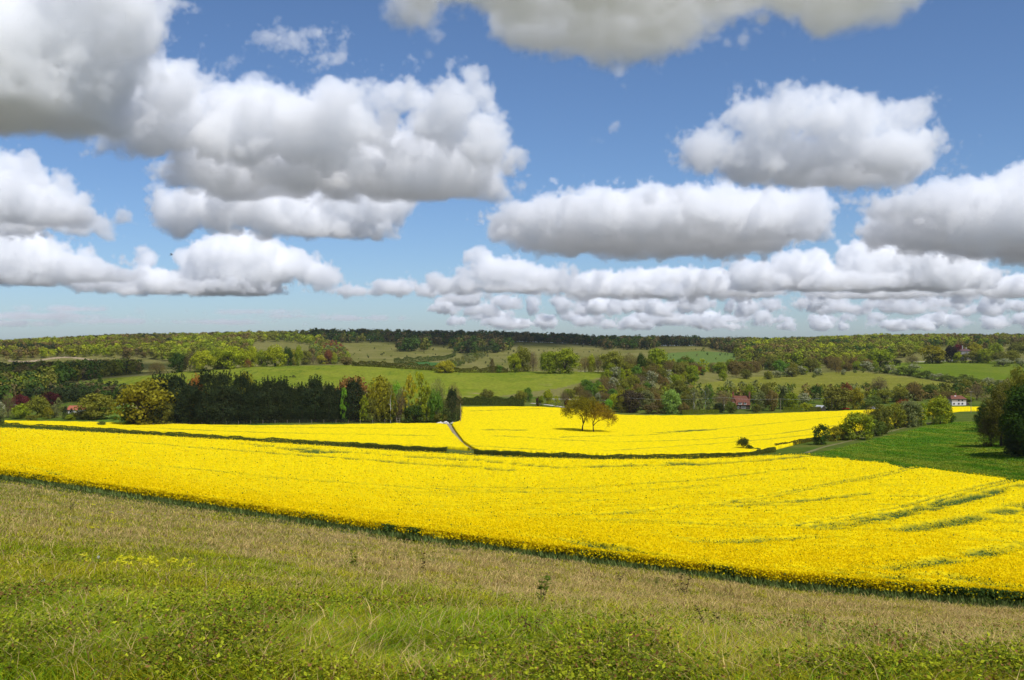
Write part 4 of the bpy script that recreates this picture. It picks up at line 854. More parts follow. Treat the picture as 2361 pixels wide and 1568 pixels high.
# --- trees between the yellow fields and the slope
YB = 625.0
belt = [('oak', 521, 12, 390.5, None, 655, 'olive', 'spreading olive tree over the pale drive'), ('oak', 487, 14, 389, None, 665, 'olive2', 'dark olive tree standing up out of the hedge beyond the rape'), ('round', 528, 8, 387.5, None, 680, 'green', 'small vivid green tree behind the spreading olive tree'),
 ('round', 538, 5, 396.5, None, 650, 'purple', 'little purple leaved tree by the pale drive, first of three'), ('round', 541, 6, 395.5, None, 644, 'lime2', 'small leafy green tree on the lawn by the pale drive'),
 ('oak', 548, 10, 389.5, None, 668, 'lime', 'lime green garden tree behind the pale drive'), ('tall', 556.5, 7, 395.5, None, 640, 'lime', 'upright lime sapling on the lawn near the two lone trees'),
 ('bare', 564.5, 11, 390.5, None, 655, 'mauve', 'pinkish bare tree behind the two lone trees'), ('round', 567, 5, 399, None, 642, 'purple', 'purple leaved bush peeping out beside the larger lone tree'),
 ('round', 603, 5, 402, None, 640, 'purple', 'purple leaved bush behind the smaller lone tree'), ('round', 608.5, 8, 399, None, 632, 'bright', 'rounded bright green bush on the lawn past the smaller lone tree'),
 ('oak', 614.5, 10, 393.5, None, 640, 'lime', 'yellow green young tree beside the dark spreading pine'), ('oak', 631, 24, 390, None, 622, (.045, .036, .022), 'huge dark brown spreading pine at the rape field edge'),
 ('oak', 627, 22, 388.5, None, 640, 'gold', 'golden tree top behind the dark spreading pine'), ('round', 622, 8, 396, None, 618, 'olive2', 'olive shrub against the side of the dark spreading pine'), ('oak', 646, 15, 390, None, 640, 'grey', 'grey green tree next to the dark spreading pine'),
 ('oak', 656, 14, 393, None, 650, 'brown', 'brown tree behind the grey green tree'), ('round', 651, 15, 403, None, 614, 'brown2', 'low brown thicket at the rape field edge beside the dark pine'), ('round', 664, 14, 401, None, 615, 'brown', 'rusty brown thicket before the whitebeam'),
 ('oak', 671.5, 18, 389.5, None, 612, (.15, .23, .045), 'bright whitebeam with silvery green leaves at the field edge'), ('oak', 679, 18, 380, None, 690, 'olive2', 'pointed dark olive tree rising behind the whitebeam'),
 ('round', 683, 12, 402.5, None, 612, 'brown', 'brown shrub between the whitebeam and the clipped hedge'), ('birch', 694, 16, 388.5, None, 618, 'grey', 'grey green birch, first of the two pale birches'), ('birch', 705.5, 15, 387, None, 620, 'grey', 'second pale birch, with forked white limbs'),
 ('oak', 688, 15, 391, None, 640, 'olive2', 'dull olive tree behind the first pale birch'), ('oak', 709, 9, 384.5, None, 680, 'green', 'vivid green tree top behind the second pale birch'), ('bare', 723, 19, 390.5, None, 640, 'mauve', 'flat topped brown tree behind the telegraph pole near the red roofed house'),
 ('oak', 719, 11, 403, None, 618, 'dark', 'dark evergreen beside the telegraph pole'), ('oak', 731, 12, 401.5, None, 612, 'hedge', 'dark green apple tree in front of the red roofed house'), ('oak', 759, 15, 391.5, None, 625, 'grey', 'grey green willow beside the red roofed house'),
 ('oak', 750, 11, 384, None, 690, 'lime2', 'green tree on the bank behind the red roofed house'), ('round', 757, 8, 404, None, 612, 'olive2', 'shrub growing against the red roofed house'), ('oak', 772, 12, 390, None, 622, 'brown', 'tall russet and green tree beyond the willow'),
 ('conifer', 782.5, 9, 387.5, None, 640, 'dark', 'dark pointed spruce behind the middle telegraph pole'), ('oak', 765, 10, 383.5, None, 700, 'olive2', 'dark olive tree behind the russet tree'), ('oak', 791.5, 13, 392.5, None, 635, 'lime2', 'yellow green tree beside the dark pointed spruce'),
 ('may', 803.5, 13, 393, None, 650, 'grey', 'pale blossoming bush behind the square clipped lime bush'), ('round', 806, 12, 402.5, None, 620, 'lime', 'square clipped lime bush between two hedges'), ('oak', 816, 14, 385.5, None, 720, 'deep', 'dark rounded tree over the little green paddock'),
 ('oak', 836.5, 28, 387, None, 625, 'olive2', 'large egg shaped olive tree behind the telegraph pole'), ('oak', 855.5, 15, 388, None, 628, 'gold', 'yellow oak against the large egg shaped tree'), ('oak', 846, 13, 383, None, 670, 'redbrown', 'reddish tree top behind the large egg shaped tree'),
 ('round', 867, 15, 399.5, None, 632, 'hedge', 'dark hedge tree past the yellow oak'), ('bare', 879.5, 17, 377, None, 760, 'mauve', 'leafless round tree standing above the valley trees'), ('oak', 884, 16, 389, None, 680, 'olive', 'olive tree below the leafless round tree'),
 ('oak', 900, 17, 386.5, None, 690, 'olive', 'rounded olive tree next to a brown topped tree'), ('oak', 914, 16, 382.5, None, 700, 'brown', 'brown topped tree between two rounded olive trees'), ('oak', 930, 17, 384.5, None, 720, 'hedge', 'dark green tree above the white cottage'),
 ('bare', 946, 20, 391, None, 690, 'brown', 'brown leafless tree right behind the white cottage roof'), ('oak', 968, 13, 396, None, 690, 'lime2', 'light green sloping tree beside the white cottage'), ('oak', 959, 15, 383, None, 760, 'deep', 'very dark tree behind the telegraph pole by the white cottage'),
 ('bare', 977, 17, 384, None, 700, 'mauve', 'grey leafless tree past the telegraph pole by the white cottage'), ('oak', 966, 11, 379, None, 780, 'olive', 'olive tree high behind the white cottage'), ('round', 868, 12, 391, None, 700, 'olive', 'rounded bush above the dark hedge tree'),
 ('round', 874, 14, 396, None, 650, 'hedge', 'bushy tree over the parked silver car')]
for k, u, w, vt, vb, Yd, c, lab in belt: tree(k, u, w, vt, vb, Yd, c, lab)

# --- bushes along the path between the big rape field and the meadow
path = [('low', 821, 17, 423.5, 444.5, 'deep', 'dark leafy bush standing alone first beside the meadow path'), ('low', 835, 12, 426, 441, 'gold', 'small golden bush beside the lone dark bush on the meadow path'), ('round', 843, 10, 424, 440, 'olive2', 'narrow dull bush before the big olive bush'),
 ('round', 858, 30, 412.5, 439.5, 'lime2', 'big olive green bush, widest beside the meadow path'), ('bare', 871, 20, 406.5, 434, 'brown', 'brown twiggy tree behind the big olive bush'), ('oak', 882, 22, 405, 434, 'olive2', 'brownish tree in the middle of the meadow path thicket'), ('round', 876, 18, 419, 436, 'hedge', 'dark green bush at the foot of the brownish tree'),
 ('round', 895, 20, 403.5, 429, 'olive', 'green and brown tree in the meadow path thicket'), ('oak', 909, 24, 400.5, 427, 'grey', 'grey green rounded tree in the meadow path thicket'), ('oak', 903, 18, 399.5, 426, 'redbrown', 'russet tree top behind the grey green rounded tree'), ('round', 921, 12, 403, 425.5, 'lime2', 'lighter green bush closing the meadow path thicket'),
 ('oak', 940, 23, 396, 423.8, 'lime2', 'round tree with a dark trunk by the gap in the hedge'), ('round', 950, 10, 410.5, 422.5, 'deep', 'small dark bush beside the round tree near the hedge gap'), ('round', 933, 10, 398, 420, 'yellow', 'yellow green bush behind the round tree near the hedge gap')]
for k, u, w, vt, vb, c, lab in path: tree(k, u, w, vt, vb, None, c, lab)

# --- the near trees at the side of the meadow
tree('oakhi', 1040, 66, 376, 456.5, None, (.026, .052, .008), 'great dark green tree towering at the side of the meadow')
tree('oakhi', 1016, 30, 398, 454, None, (.032, .058, .009), 'dark green limb of foliage leaning out beside the great dark tree')
tree('oakhi', 1070, 60, 364, 450, None, 'deep', 'dark tree behind the great one, mostly past the picture edge')
tree('oakhi', 1001, 36, 391, 446, None, (.075, .070, .012), 'wide brown and olive tree spreading over the meadow in front of the cottage pole')
tree('bare', 991, 26, 414, 446, None, 'brown2', 'leafless brown branches reaching out from the wide olive tree')
tree('oakhi', 984, 15, 404, 430, None, 'deep', 'dark rounded bush beside the wide olive tree, nearest the small rape strip')
tree('oakhi', 1020, 30, 369, None, 380, 'olive', 'light olive tree behind the great dark tree')
tree('oakhi', 1003, 22, 384, None, 400, 'olive2', 'dull olive tree between the light olive tree and the cottage')
tree('bare', 1012, 30, 378, None, 420, 'brown', 'brown budding tree between the light olive tree and the cottage')
tree('oakhi', 1020, 30, 431, 456, None, 'dark', 'dark undergrowth thicket at the foot of the great dark tree')

# --- two lone trees in the rape: real branching
def lone_tree(name, u, v, Y, vtop, uL, uR, lean, colr, label, seed, leaves):
    r = random.Random(seed); x = (u - 512) / F * Y; z = float(gz(x, Y))
    H = CAMZ + (VH - vtop) / F * Y - z; mb = MB(); tips = []
    def br(p, d, L, rad, dep):
        pts = [p]; dd = d.copy(); n = 3 if dep < 4 else 2
        for i in range(n):
            dd = (dd + Vector((r.gauss(0, .17), r.gauss(0, .17), r.gauss(.03, .10)))).normalized(); pts.append(pts[-1] + dd * L / n)
        mb.tube(pts, [rad * (1 - .45 * i / n) for i in range(n + 1)], 7 if dep < 2 else 4)
        if dep >= 2: tips.extend([pts[-1]] + ([pts[1]] if dep >= 4 else []))
        if dep >= 6: return
        k = (4 if dep == 0 else (3 if dep < 3 else 2)); ph = r.uniform(0, 6.28)
        for i in range(k):
            a = ph + i * 6.28 / k + r.uniform(-.35, .35); sp = r.uniform(.45, .85) if dep else r.uniform(.35, .75)
            o = dd.orthogonal().normalized(); o2 = dd.cross(o); nd = (dd * math.cos(sp) + (o * math.cos(a) + o2 * math.sin(a)) * math.sin(sp))
            nd = (nd + Vector((lean * .35, 0, .10 if dep < 3 else -.10))).normalized()
            br(pts[-1], nd, L * r.uniform(.68, .88), rad * .58, dep + 1)
    br(Vector((0, 0, -.3)), Vector((lean * .25, 0, 1)).normalized(), H * .27, H * .026, 0)
    V = np.array(mb.v); zmax = V[:, 2].max(); S = np.ones(3); S[2] = H / zmax
    wl, wr = (u - uL) / F * Y, (uR - u) / F * Y
    def fit(a):
        a = np.array(a, float); hi = sstep(.15, .45, a[:, 2] / zmax)
        a[:, 0] *= np.where(a[:, 0] < 0, 1 + (wl / -V[:, 0].min() - 1) * hi, 1 + (wr / V[:, 0].max() - 1) * hi); a[:, 1] *= 1 + hi * ((wl + wr) / 2 / np.abs(V[:, 1]).max() - 1); a[:, 2] *= S[2]; return a
    T = fit(tips); mb.v = [tuple(p) for p in fit(mb.v)]
    root = empty(name, (x, Y, z)); tag(root, label, 'tree')
    mb.build('trunk', M_BARK, root)
    k = rng.integers(0, len(T), leaves); P = T[k] + rng.normal(0, .45, (leaves, 3))
    vs, f = quads(P, rdir(leaves), rng.uniform(.20, .46, leaves), .8)
    cr = link('crown', mesh_np('crown', vs, f, M_LEAF, {'tint': rng.uniform(0, 1, leaves)}), root); cr.color = (*colr, 1)
lone_tree('oak_tree', 582.5, 430.6, 452, 396.5, 561, 599, -.15, (.215, .190, .012), 'larger lone oak in the yellow rape, olive leaves on dark limbs', 4, 13000)
lone_tree('oak_tree', 593.8, 431.2, 449, 401.5, 584, 616.5, .55, (.255, .175, .012), 'smaller lone oak leaning away from its neighbour, bronze leaves', 11, 9000)
lone_tree('hawthorn_tree', 743.5, 452, float(hitY(743.5, 451)[0]), 438.5, 737, 748, .1, (.075, .095, .016), 'small crooked hawthorn in the valley hedge, leaning', 21, 1500)
tree('low', 750, 9, 444.5, 451.5, None, 'deep', 'dark low bush beside the crooked hawthorn in the valley hedge')
tree('low', 757, 9, 447.5, 452, None, 'hedge', 'sparse low bush past the crooked hawthorn')

# --- the bushy slope beyond the lone trees: single trees, alike ones grouped
def scatter(poly, n, hpx, wpx, kinds, place, seed, ymin, ymax, jitter=.35, minsep=3.2):
    r = random.Random(seed); pts = []; u0, u1 = min(p[0] for p in poly), max(p[0] for p in poly); tries = 0
    while len(pts) < n and tries < 40000:
        tries += 1; u = r.uniform(u0, u1); Y = r.uniform(ymin, ymax); v = VH + float(drop(u, Y)) / Y * F
        if not bool(inpoly(np.array([u]), np.array([v]), poly)[0]): continue
        if any((u - a) ** 2 + ((Y - b) * .12) ** 2 < minsep ** 2 for a, b, _ in pts): continue
        pts.append((u, Y, v))
    for u, Y, v in sorted(pts, key=lambda p: -p[1]):
        k, c, desc = r.choice(kinds); s = 1 + r.uniform(-jitter, jitter)
        tree(k, u, wpx * s * r.uniform(.85, 1.2), v - hpx * s, None, Y, c, desc + ' ' + place, desc + 's ' + place, parts=hpx * s > 7)
SL = [('oak', 'lime2', 'fresh green tree'), ('oak', 'lime2', 'fresh green tree'), ('tall', 'lime', 'pointed lime green tree'), ('oak', 'olive', 'olive tree'), ('bare', 'brown', 'brown twiggy tree'), ('oak', 'brown', 'russet brown tree'), ('oak', 'olive2', 'dark olive tree'), ('round', 'green', 'leafy green bush'), ('bare', 'mauve', 'greyish twiggy tree'), ('may', 'grey', 'whitish blossoming bush')]
scatter([(560, 398), (585, 390), (604, 383), (612, 374), (640, 372), (668, 368), (690, 367), (706, 371), (690, 386), (672, 390), (655, 392), (640, 396), (600, 400)], 105, 12.5, 10.5, SL, 'on the bushy slope beyond the lone oaks', 3, 650, 960, minsep=3.0)
scatter([(690, 381), (706, 371), (730, 369), (760, 367), (800, 365), (840, 363), (870, 361), (880, 369), (850, 373), (800, 377), (740, 381), (700, 384)], 62, 10.5, 10, SL[:1] + SL[3:8] + [('oak', 'redbrown', 'red brown tree')], 'along the wood foot above the sloping pasture', 4, 840, 1250, minsep=3.0)
scatter([(575, 402), (600, 399), (640, 396), (660, 398), (660, 404), (620, 404)], 20, 10, 10, SL[3:], 'at the bottom of the bushy slope', 5, 630, 740, minsep=3.0)
for u, v, w, h, lab in [(789, 376.8, 13, 9, 'white blossomed hawthorn, largest of a clump above the sloping pasture'), (777, 377.5, 10, 7, 'hawthorn with thin blossom beside the largest white one'), (801, 375, 12, 9, 'leafy hawthorn past the largest white blossomed one'), (818, 375.5, 10, 7, 'hawthorn streaked with white blossom further along the pasture top'),
                        (843.5, 374.8, 5, 5.5, 'small egg shaped white hawthorn alone in the pasture'), (855, 373, 4, 3.5, 'tiny dark thorn bush alone in the pasture'), (863.5, 372.6, 4.5, 4.5, 'small tan round bush at the pasture fence end'), (814, 377.5, 4, 3, 'small green thorn bush at the front of the pasture clump')]:
    tree('may' if 'white' in lab or 'blossom' in lab else 'low', u, w, v - h, v, None, 'grey' if 'white' in lab else 'hedge', lab)
# bushes along the hedge between the two sloping pastures
hb = random.Random(8)
for i in range(24):
    t = i / 23.; u = 866 + t * 140; v = 371.5 + t * 17 + hb.uniform(-1.2, .4); s = hb.uniform(.7, 1.3)
    k = 'may' if hb.random() < .35 else 'low'
    tree(k, u, 10 * s, v - 7.5 * s, v, None, 'grey' if k == 'may' else 'hedge', ('whitish hawthorn' if k == 'may' else 'dark green thorn bush') + ' in the hedge between the two sloping pastures', ('whitish hawthorns' if k == 'may' else 'dark green thorn bushes') + ' of the pasture hedge', parts=False)
tree('may', 914, 13, 363.8, 371.5, None, 'grey', 'hawthorn with white flowers standing apart inside the upper pasture')
# --- trees around the hall on the hill
for k, u, w, vt, vb, c, lab in [('oak', 880, 25, 348.5, 367, 'lime2', 'massive lime green oak at the corner of the wooded hill'), ('round', 896, 10, 359.5, 365.5, 'dark', 'dark spreading yew beside the massive lime oak'), ('bare', 912, 14, 355, 364.5, 'brown2', 'brown tree between the yew and the golden oak'), ('oak', 932.5, 24, 345.5, 363.5, 'gold', 'golden oak with a dark trunk in front of the hall'),
     ('round', 939, 8, 355, 363.6, 'dark', 'dark bush against the golden oak trunk'), ('oak', 951, 15, 345.5, 362.5, (.018, .014, .012), 'almost black copper beech beside the hall'), ('oak', 958, 12, 344.5, None, 'purple2', 'crimson beech behind the almost black one'), ('oak', 957.5, 9, 352, 362.8, 'lime', 'small lime tree in front of the hall wall'), ('conifer', 963.5, 6, 354, 362.8, 'dark', 'narrow dark yew between two green trees by the hall'),
     ('oak', 973, 15, 350.5, 363, 'olive', 'olive tree past the hall'), ('oak', 985, 16, 349, 363.2, 'lime2', 'green tree on the hill edge past the hall'), ('oak', 975, 15, 343, None, 'gold', 'rounded golden tree top behind the hall trees'), ('oak', 1000, 16, 352, 364, 'olive2', 'dull tree on the hill edge above the upper pasture'), ('oak', 1012, 15, 350, 363.5, 'olive', 'olive tree near the picture edge above the upper pasture'), ('may', 1003, 17, 358.5, 366.5, 'hedge', 'thorn bush hanging over the upper pasture top edge'), ('may', 1021, 12, 358, 367.5, 'grey', 'pale thorn bush near the picture edge'), ('oak', 995, 14, 343, None, 'lime2', 'bright tree on the skyline slope beyond the hall'), ('oak', 1018, 18, 342, None, 'olive2', 'dark tree on the skyline slope near the picture edge')]:
    if vb is None: tree(k, u, w, vt, None, 1330, c, lab)
    else: tree(k, u, w, vt, vb, None, c, lab)

# ------------------------------------------------------------------ hedges
def hedge(name, label, pts, h, wd, c, n, Yfix=None, size=(.22, .42), trim=False, seed=0, group=None):
    L = np.array(pts, float); s = rng.uniform(0, 1, n) * (len(L) - 1); k = np.minimum(s.astype(int), len(L) - 2); t = s - k
    u = L[k, 0] * (1 - t) + L[k + 1, 0] * t
    Yp = np.array([Yfix if Yfix else float(hitY(a, b)[0]) for a, b in L]); Y0 = Yp[k] * (1 - t) + Yp[k + 1] * t
    x0 = (u - 512) / F * Y0
    hh = h * (1 if trim else (0.55 + 0.9 * fbm(x0 / 4.5, x0 * 0 + seed, 60 + seed, 3)))
    a = rng.uniform(0, 1, n)
    top = rng.uniform(0, 1, n) < .4
    dy = np.where(top, rng.uniform(-1, 1, n), np.where(rng.uniform(0, 1, n) < .75, -1, 1) * rng.uniform(.8, 1.05, n)) * wd / 2
    dz = np.where(top, hh * rng.uniform(.88, 1.06, n), hh * a)
    P = np.stack([x0, Y0 + dy, gz(x0, Y0 + dy) + dz], 1)
    nn = np.where(top[:, None], np.array((0, 0, 1.0)), np.array((0, -1.0, .35))) + rdir(n) * (.9 if not trim else .55); nn /= np.linalg.norm(nn, axis=1)[:, None]
    vs, f = quads(P, nn, rng.uniform(*size, n), .8)
    ob = link(name, mesh_np(name, vs, f, M_LEAF, {'tint': rng.uniform(0, 1, n)})); ob.color = (*(COL[c] if isinstance(c, str) else c), 1)
    return tag(ob, label, 'hedge', group)
hedge('hedge', 'long low hedge between the two rape fields, ending at the track', [(-60, 424), (4, 426.3), (100, 431.7), (173, 436.2), (256, 441.3), (350, 446.6), (400, 449.9), (447, 451.9)], 1.5, 2.2, (.10,.12,.018), 36000)
hedge('hedge', 'low valley hedge running from the track past the lone oaks to the meadow', [(474, 454), (500, 455.2), (520, 456.1), (600, 458.9), (700, 459), (740, 457), (775, 452)], 1.4, 2.2, (.10,.12,.018), 28000, seed=2)
hedge('hedge', 'wild grassy hedge bank beside the meadow path', [(775, 448.5), (800, 443.5), (815, 440.5), (835, 438)], 1.3, 2.6, 'olive2', 5000, seed=3)
hedge('hedge', 'bushy hill hedge along the top of the cattle field', [(352, 366), (376, 366.8), (400, 368.4), (430, 370.2), (460, 372.4), (490, 372.6), (508, 372.4)], 4.2, 4.5, 'olive2', 12000, size=(.4, .9), seed=4)
hedge('hedge', 'upper hedge with pale blossom crossing behind the hill hedge', [(394, 363.6), (410, 362.8), (430, 361.6), (446, 359.5), (456, 356)], 6, 6, 'hedge', 6000, size=(.6, 1.2), seed=5)
hedge('hedge', 'mixed hedge below the big green hill field, behind the yellow rape', [(457, 404.6), (480, 404.6), (505, 404.2), (524, 404)], 4.6, 4, 'hedge', 14000, Yfix=650, size=(.3, .7), seed=6)
hedge('hedge', 'thin paddock hedge seen between the spire fir and the golden oak', [(104, 409.5), (124, 409.0), (140, 409)], 1.8, 2, 'dark', 2000, Yfix=690, seed=7)
hedge('clipped_hedge', 'long square clipped hedge with a red patch beside the pole', [(682, 415.4), (719, 415.2)], 2.3, 1.6, 'lime2', 7000, Yfix=607, size=(.16, .3), trim=True)
hedge('clipped_hedge', 'clipped hedge between the dark spruce and the square lime bush', [(783, 412.6), (801, 412)], 2.5, 1.6, 'lime2', 4000, Yfix=616, size=(.16, .3), trim=True)
hedge('clipped_hedge', 'short clipped hedge between the square lime bush and the white shed', [(810, 411.6), (821, 411)], 2.6, 1.6, 'olive', 2500, Yfix=618, size=(.16, .3), trim=True)

# ------------------------------------------------------------------ woods on the far hills: masses of trees
def wood(name, label, polys, n, Yr, size, cols, seed, zones=None, leaves=126, mode='oak', lsize=.16, skip=None):
    r = np.random.default_rng(seed); U0 = min(p[0] for q_ in polys for p in q_); U1 = max(p[0] for q_ in polys for p in q_)
    uu = []; YY = []; got = 0
    for _ in range(60):
        Y = np.sqrt(r.uniform(Yr[0] ** 2, Yr[1] ** 2, 20000)); u = r.uniform(U0, U1, 20000); v = VH + drop(u, Y) / Y * F
        ok = in_any(u, v, polys)
        if skip is not None: ok &= ~(in_any(u, v, skip) & (Y < 1960))
        uu.append(u[ok]); YY.append(Y[ok]); got += ok.sum()
        if got >= n: break
    u = np.concatenate(uu)[:n]; Y = np.concatenate(YY)[:n]; n = len(u); x = (u - 512) / F * Y
    h = r.uniform(size[0], size[1], n) * (0.8 + .4 * fbm(x / 60, Y / 60, seed + 3)); w = h * r.uniform(.62, .95, n)
    cidx = fbm(x / 60, Y / 110, seed + 5, 3) + r.normal(0, .06, n); q_ = np.argsort(np.argsort(cidx)) / max(n - 1, 1)
    C = np.array([COL[c] if isinstance(c, str) else c for c in cols]); ci = np.minimum((q_ * len(cols)).astype(int), len(cols) - 1); tc = 1.5 * C[ci] * r.uniform(.75, 1.25, (n, 1))
    base = [];
    for k in range(6):
        if mode == 'fir': 
            z = 1 - r.uniform(0, 1, leaves) ** .7; a = r.uniform(0, 6.28, leaves); pr = .32 * (1 - z) + .02; P = np.stack([np.cos(a) * pr, np.sin(a) * pr, z], 1); Nn = np.stack([np.cos(a), np.sin(a), np.full(leaves, .5)], 1) + rdir(leaves, r) * .4
        else:
            nl = 9; d = rdir(nl, r); L = np.stack([d[:, 0] * .27, d[:, 1] * .27, .48 + d[:, 2] * .30, r.uniform(.18, .28, nl)], 1)
            P, Nn, _s = lump_leaves(L, leaves // nl, 1, r, inner=.03, flat=.85, rough=.25)
        Nn = Nn / np.linalg.norm(Nn, axis=1)[:, None]
        base.append((P, Nn))
    vs = []; fc = []; cc = []; tn = []; off = 0
    kk = r.integers(0, 6, n)
    for k in range(6):
        I = np.where(kk == k)[0]
        if not len(I): continue
        P, Nn = base[k]; m = len(P); a = r.uniform(0, 6.28, len(I)); ca, sa = np.cos(a), np.sin(a)
        def rot(Q): return np.stack([Q[None, :, 0] * ca[:, None] - Q[None, :, 1] * sa[:, None], Q[None, :, 0] * sa[:, None] + Q[None, :, 1] * ca[:, None], np.broadcast_to(Q[None, :, 2], (len(I), m))], -1)
        PP = rot(P) * np.stack([w[I], w[I], h[I]], 1)[:, None, :] + np.stack([x[I], Y[I], gz(x[I], Y[I]) - .3], 1)[:, None, :]
        v_, f_ = quads(PP.reshape(-1, 3), rot(Nn).reshape(-1, 3), (r.uniform(.7, 1.3, (len(I), m)) * lsize * w[I][:, None]).ravel(), .85)
        vs.append(v_); fc.append(f_ + off); off += len(v_); cc.append(np.repeat(tc[I], m, 0)); tn.append(r.uniform(0, 1, len(I) * m))
    me = mesh_np(name, np.concatenate(vs), np.concatenate(fc), M_WOODLEAF, {'col': np.concatenate(cc), 'tint': np.concatenate(tn)})
    return tag(link(name, me), label, 'wood', kind='stuff')
mixl = ['dark', 'brown2', 'brown', 'olive2', 'olive', 'brown', 'olive', 'lime2', 'lime', 'olive', 'lime2']
F1 = [(250, 354), (255, 343.5), (285, 342), (318, 346), (322, 353), (300, 356)]
F2 = [(322, 360), (332, 347), (345, 343.5), (372, 342.5), (398, 342.5), (400, 352), (425, 352), (432, 345), (455, 350), (450, 366), (330, 366)]
F3 = [(505, 354), (520, 340.5), (550, 340.5), (600, 347), (610, 354), (560, 362)]
F4 = [(648, 364), (655, 350), (668, 342), (690, 345), (715, 352), (735, 356), (735, 364)]
wood('wood', 'mixed spring woodland covering the long ridge over the valley, lime and brown', [[(-60, 330), (340, 330), (325, 350), (300, 352), (250, 356), (230, 366), (150, 361), (110, 358), (60, 357), (20, 361), (-60, 364)]], 3000, (1330, 2300), (12, 19), mixl, 1, skip=[F1, [(4, 350), (30, 348.5), (48, 351.5), (20, 352)]])
wood('wood', 'dark strip of woodland along the middle skyline above the steep pasture', [[(505, 330), (700, 330), (700, 350), (640, 350), (505, 351)], [(295, 330), (700, 330), (690, 345), (655, 347.5), (640, 348), (600, 346), (550, 341.5), (520, 341), (505, 352), (470, 355.5), (450, 352), (434, 346), (425, 352), (400, 352), (398, 343), (345, 344), (322, 345)]], 2600, (1400, 2330), (12, 24), ['dark', 'brown2', 'dark', 'deep', 'brown2', 'dark', 'deep', 'brown2', 'deep', 'olive2'], 2, skip=[F2, F3, F4, F1])
wood('wood', 'lime green woodland covering the round hill', [[(733, 332), (950, 332), (945, 346), (925, 352), (900, 360), (870, 364), (820, 366), (770, 367), (735, 363), (738, 350)]], 2500, (1180, 2300), (13, 19), ['deep', 'olive2', 'brown', 'olive', 'olive2', 'lime2', 'olive', 'lime2', 'olive', 'lime'], 3)
wood('wood', 'dark wooded slope between the bare saddle and the lime green hill', [[(668, 331), (760, 331), (745, 352), (733, 354), (715, 350), (690, 344), (668, 341)]], 520, (1500, 2300), (14, 20), ['dark', 'brown2', 'deep', 'brown2', 'olive2'], 4, skip=[F4])
wood('wood', 'thin woodland on the skyline beyond the hall', [[(930, 330), (1090, 330), (1090, 350), (1024, 352), (960, 350), (930, 346)]], 750, (1350, 2300), (13, 20), ['brown2', 'olive2', 'deep', 'brown', 'olive', 'lime2'], 5, skip=[[(985, 352), (990, 347), (1090, 346), (1090, 352)]])
wood('wood', 'dark shaded wood filling the side valley', [[(-60, 376), (60, 376), (95, 373), (135, 371.5), (140, 374), (100, 378), (69, 384), (55, 392), (40, 404), (-60, 404)]], 1100, (640, 1250), (10, 17), ['dark', 'deep', 'brown2', 'olive2', 'deep', 'olive', 'hedge', 'lime2', 'brown'], 6)
wood('wood', 'shaded wood at the bottom of the cattle field behind the dome shaped oak', [[(50, 396), (100, 392), (122, 392), (135, 397), (130, 402), (60, 404), (50, 402)]], 260, (660, 860), (7, 11), ['dark', 'deep', 'brown2', 'dark', 'hedge'], 7)
wood('wood', 'young plantation fringing the shaded side valley', [[(-60, 365.5), (20, 365.5), (90, 366), (104, 368.5), (40, 371), (-60, 371)]], 700, (1000, 1500), (3.5, 6), ['deep', 'olive2', 'lime2', 'hedge'], 8)
wood('wood', 'scrub and trees on the spur between the two downland pastures', [[(310, 347), (330, 344), (345, 350), (350, 358), (345, 364), (320, 364), (310, 356)]], 320, (1000, 1900), (7, 12), ['brown', 'olive', 'hedge', 'lime2', 'grey', 'redbrown'], 9)
wood('wood', 'belt of mixed trees in the valley between pasture and gardens', [[(640, 394), (700, 391), (770, 390), (840, 392), (900, 392), (990, 391), (1000, 400), (880, 404), (760, 404), (640, 404)]], 260, (640, 860), (6, 11), ['olive2', 'deep', 'brown', 'hedge', 'olive', 'lime2', 'grey'], 10, leaves=90, lsize=.16)
wood('scrub', 'dark thorn scrub dotted over the downland pastures', [F2, F3, F4, [(450, 366), (470, 357), (520, 356), (560, 364), (500, 370)]], 130, (1050, 2000), (2.5, 5), ['dark', 'hedge', 'deep', 'grey'], 11)
wood('scrub', 'hawthorn scrub along the fence line below the round hill', [[(440, 366), (470, 356), (478, 352), (490, 356), (470, 364), (455, 368)]], 160, (1050, 1700), (4, 7), ['hedge', 'grey', 'olive2'], 12)

# ------------------------------------------------------------------ buildings
def at(u, Y): return (u - 512) / F * Y, Y, float(gz((u - 512) / F * Y, Y))
def window(parent, x, z, w, h, y=0.0, mull=1, trans=1, frame_mat=None):
    """window in a wall whose outer face is at y (camera side is -y): frame with glazing"""
    fm = frame_mat or M_WHITE; b = MB(); t = .09
    b.box(x - w / 2, x + w / 2, y - .07, y - .003, z, z + t); b.box(x - w / 2, x + w / 2, y - .07, y - .003, z + h - t, z + h)
    b.box(x - w / 2, x - w / 2 + t, y - .07, y - .003, z + t, z + h - t); b.box(x + w / 2 - t, x + w / 2, y - .07, y - .003, z + t, z + h - t)
    for i in range(mull):
        xm = x - w / 2 + w * (i + 1) / (mull + 1); b.box(xm - .045, xm + .045, y - .06, y - .004, z + t, z + h - t)
    f = b.build('window', fm, parent)
    g = MB(); g.box(x - w / 2 + t, x + w / 2 - t, y - .03, y - .006, z + t, z + h - t); g.build('pane', M_GLASS, f)
    return f
def chimney(parent, x, y, z0, z1, w, d, mat, pots=2):
    b = MB(); b.box(x - w / 2, x + w / 2, y - d / 2, y + d / 2, z0, z1 - .3); b.box(x - w / 2 - .08, x + w / 2 + .08, y - d / 2 - .08, y + d / 2 + .08, z1 - .3, z1)
    c = b.build('chimney', mat, parent)
    for i in range(pots):
        p = MB(); px = x + (i - (pots - 1) / 2) * .45; p.tube([(px, y, z1), (px, y, z1 + .55)], [.15, .12], 8); p.build('chimney_pot', M_ROOFTILE, c)
    return c
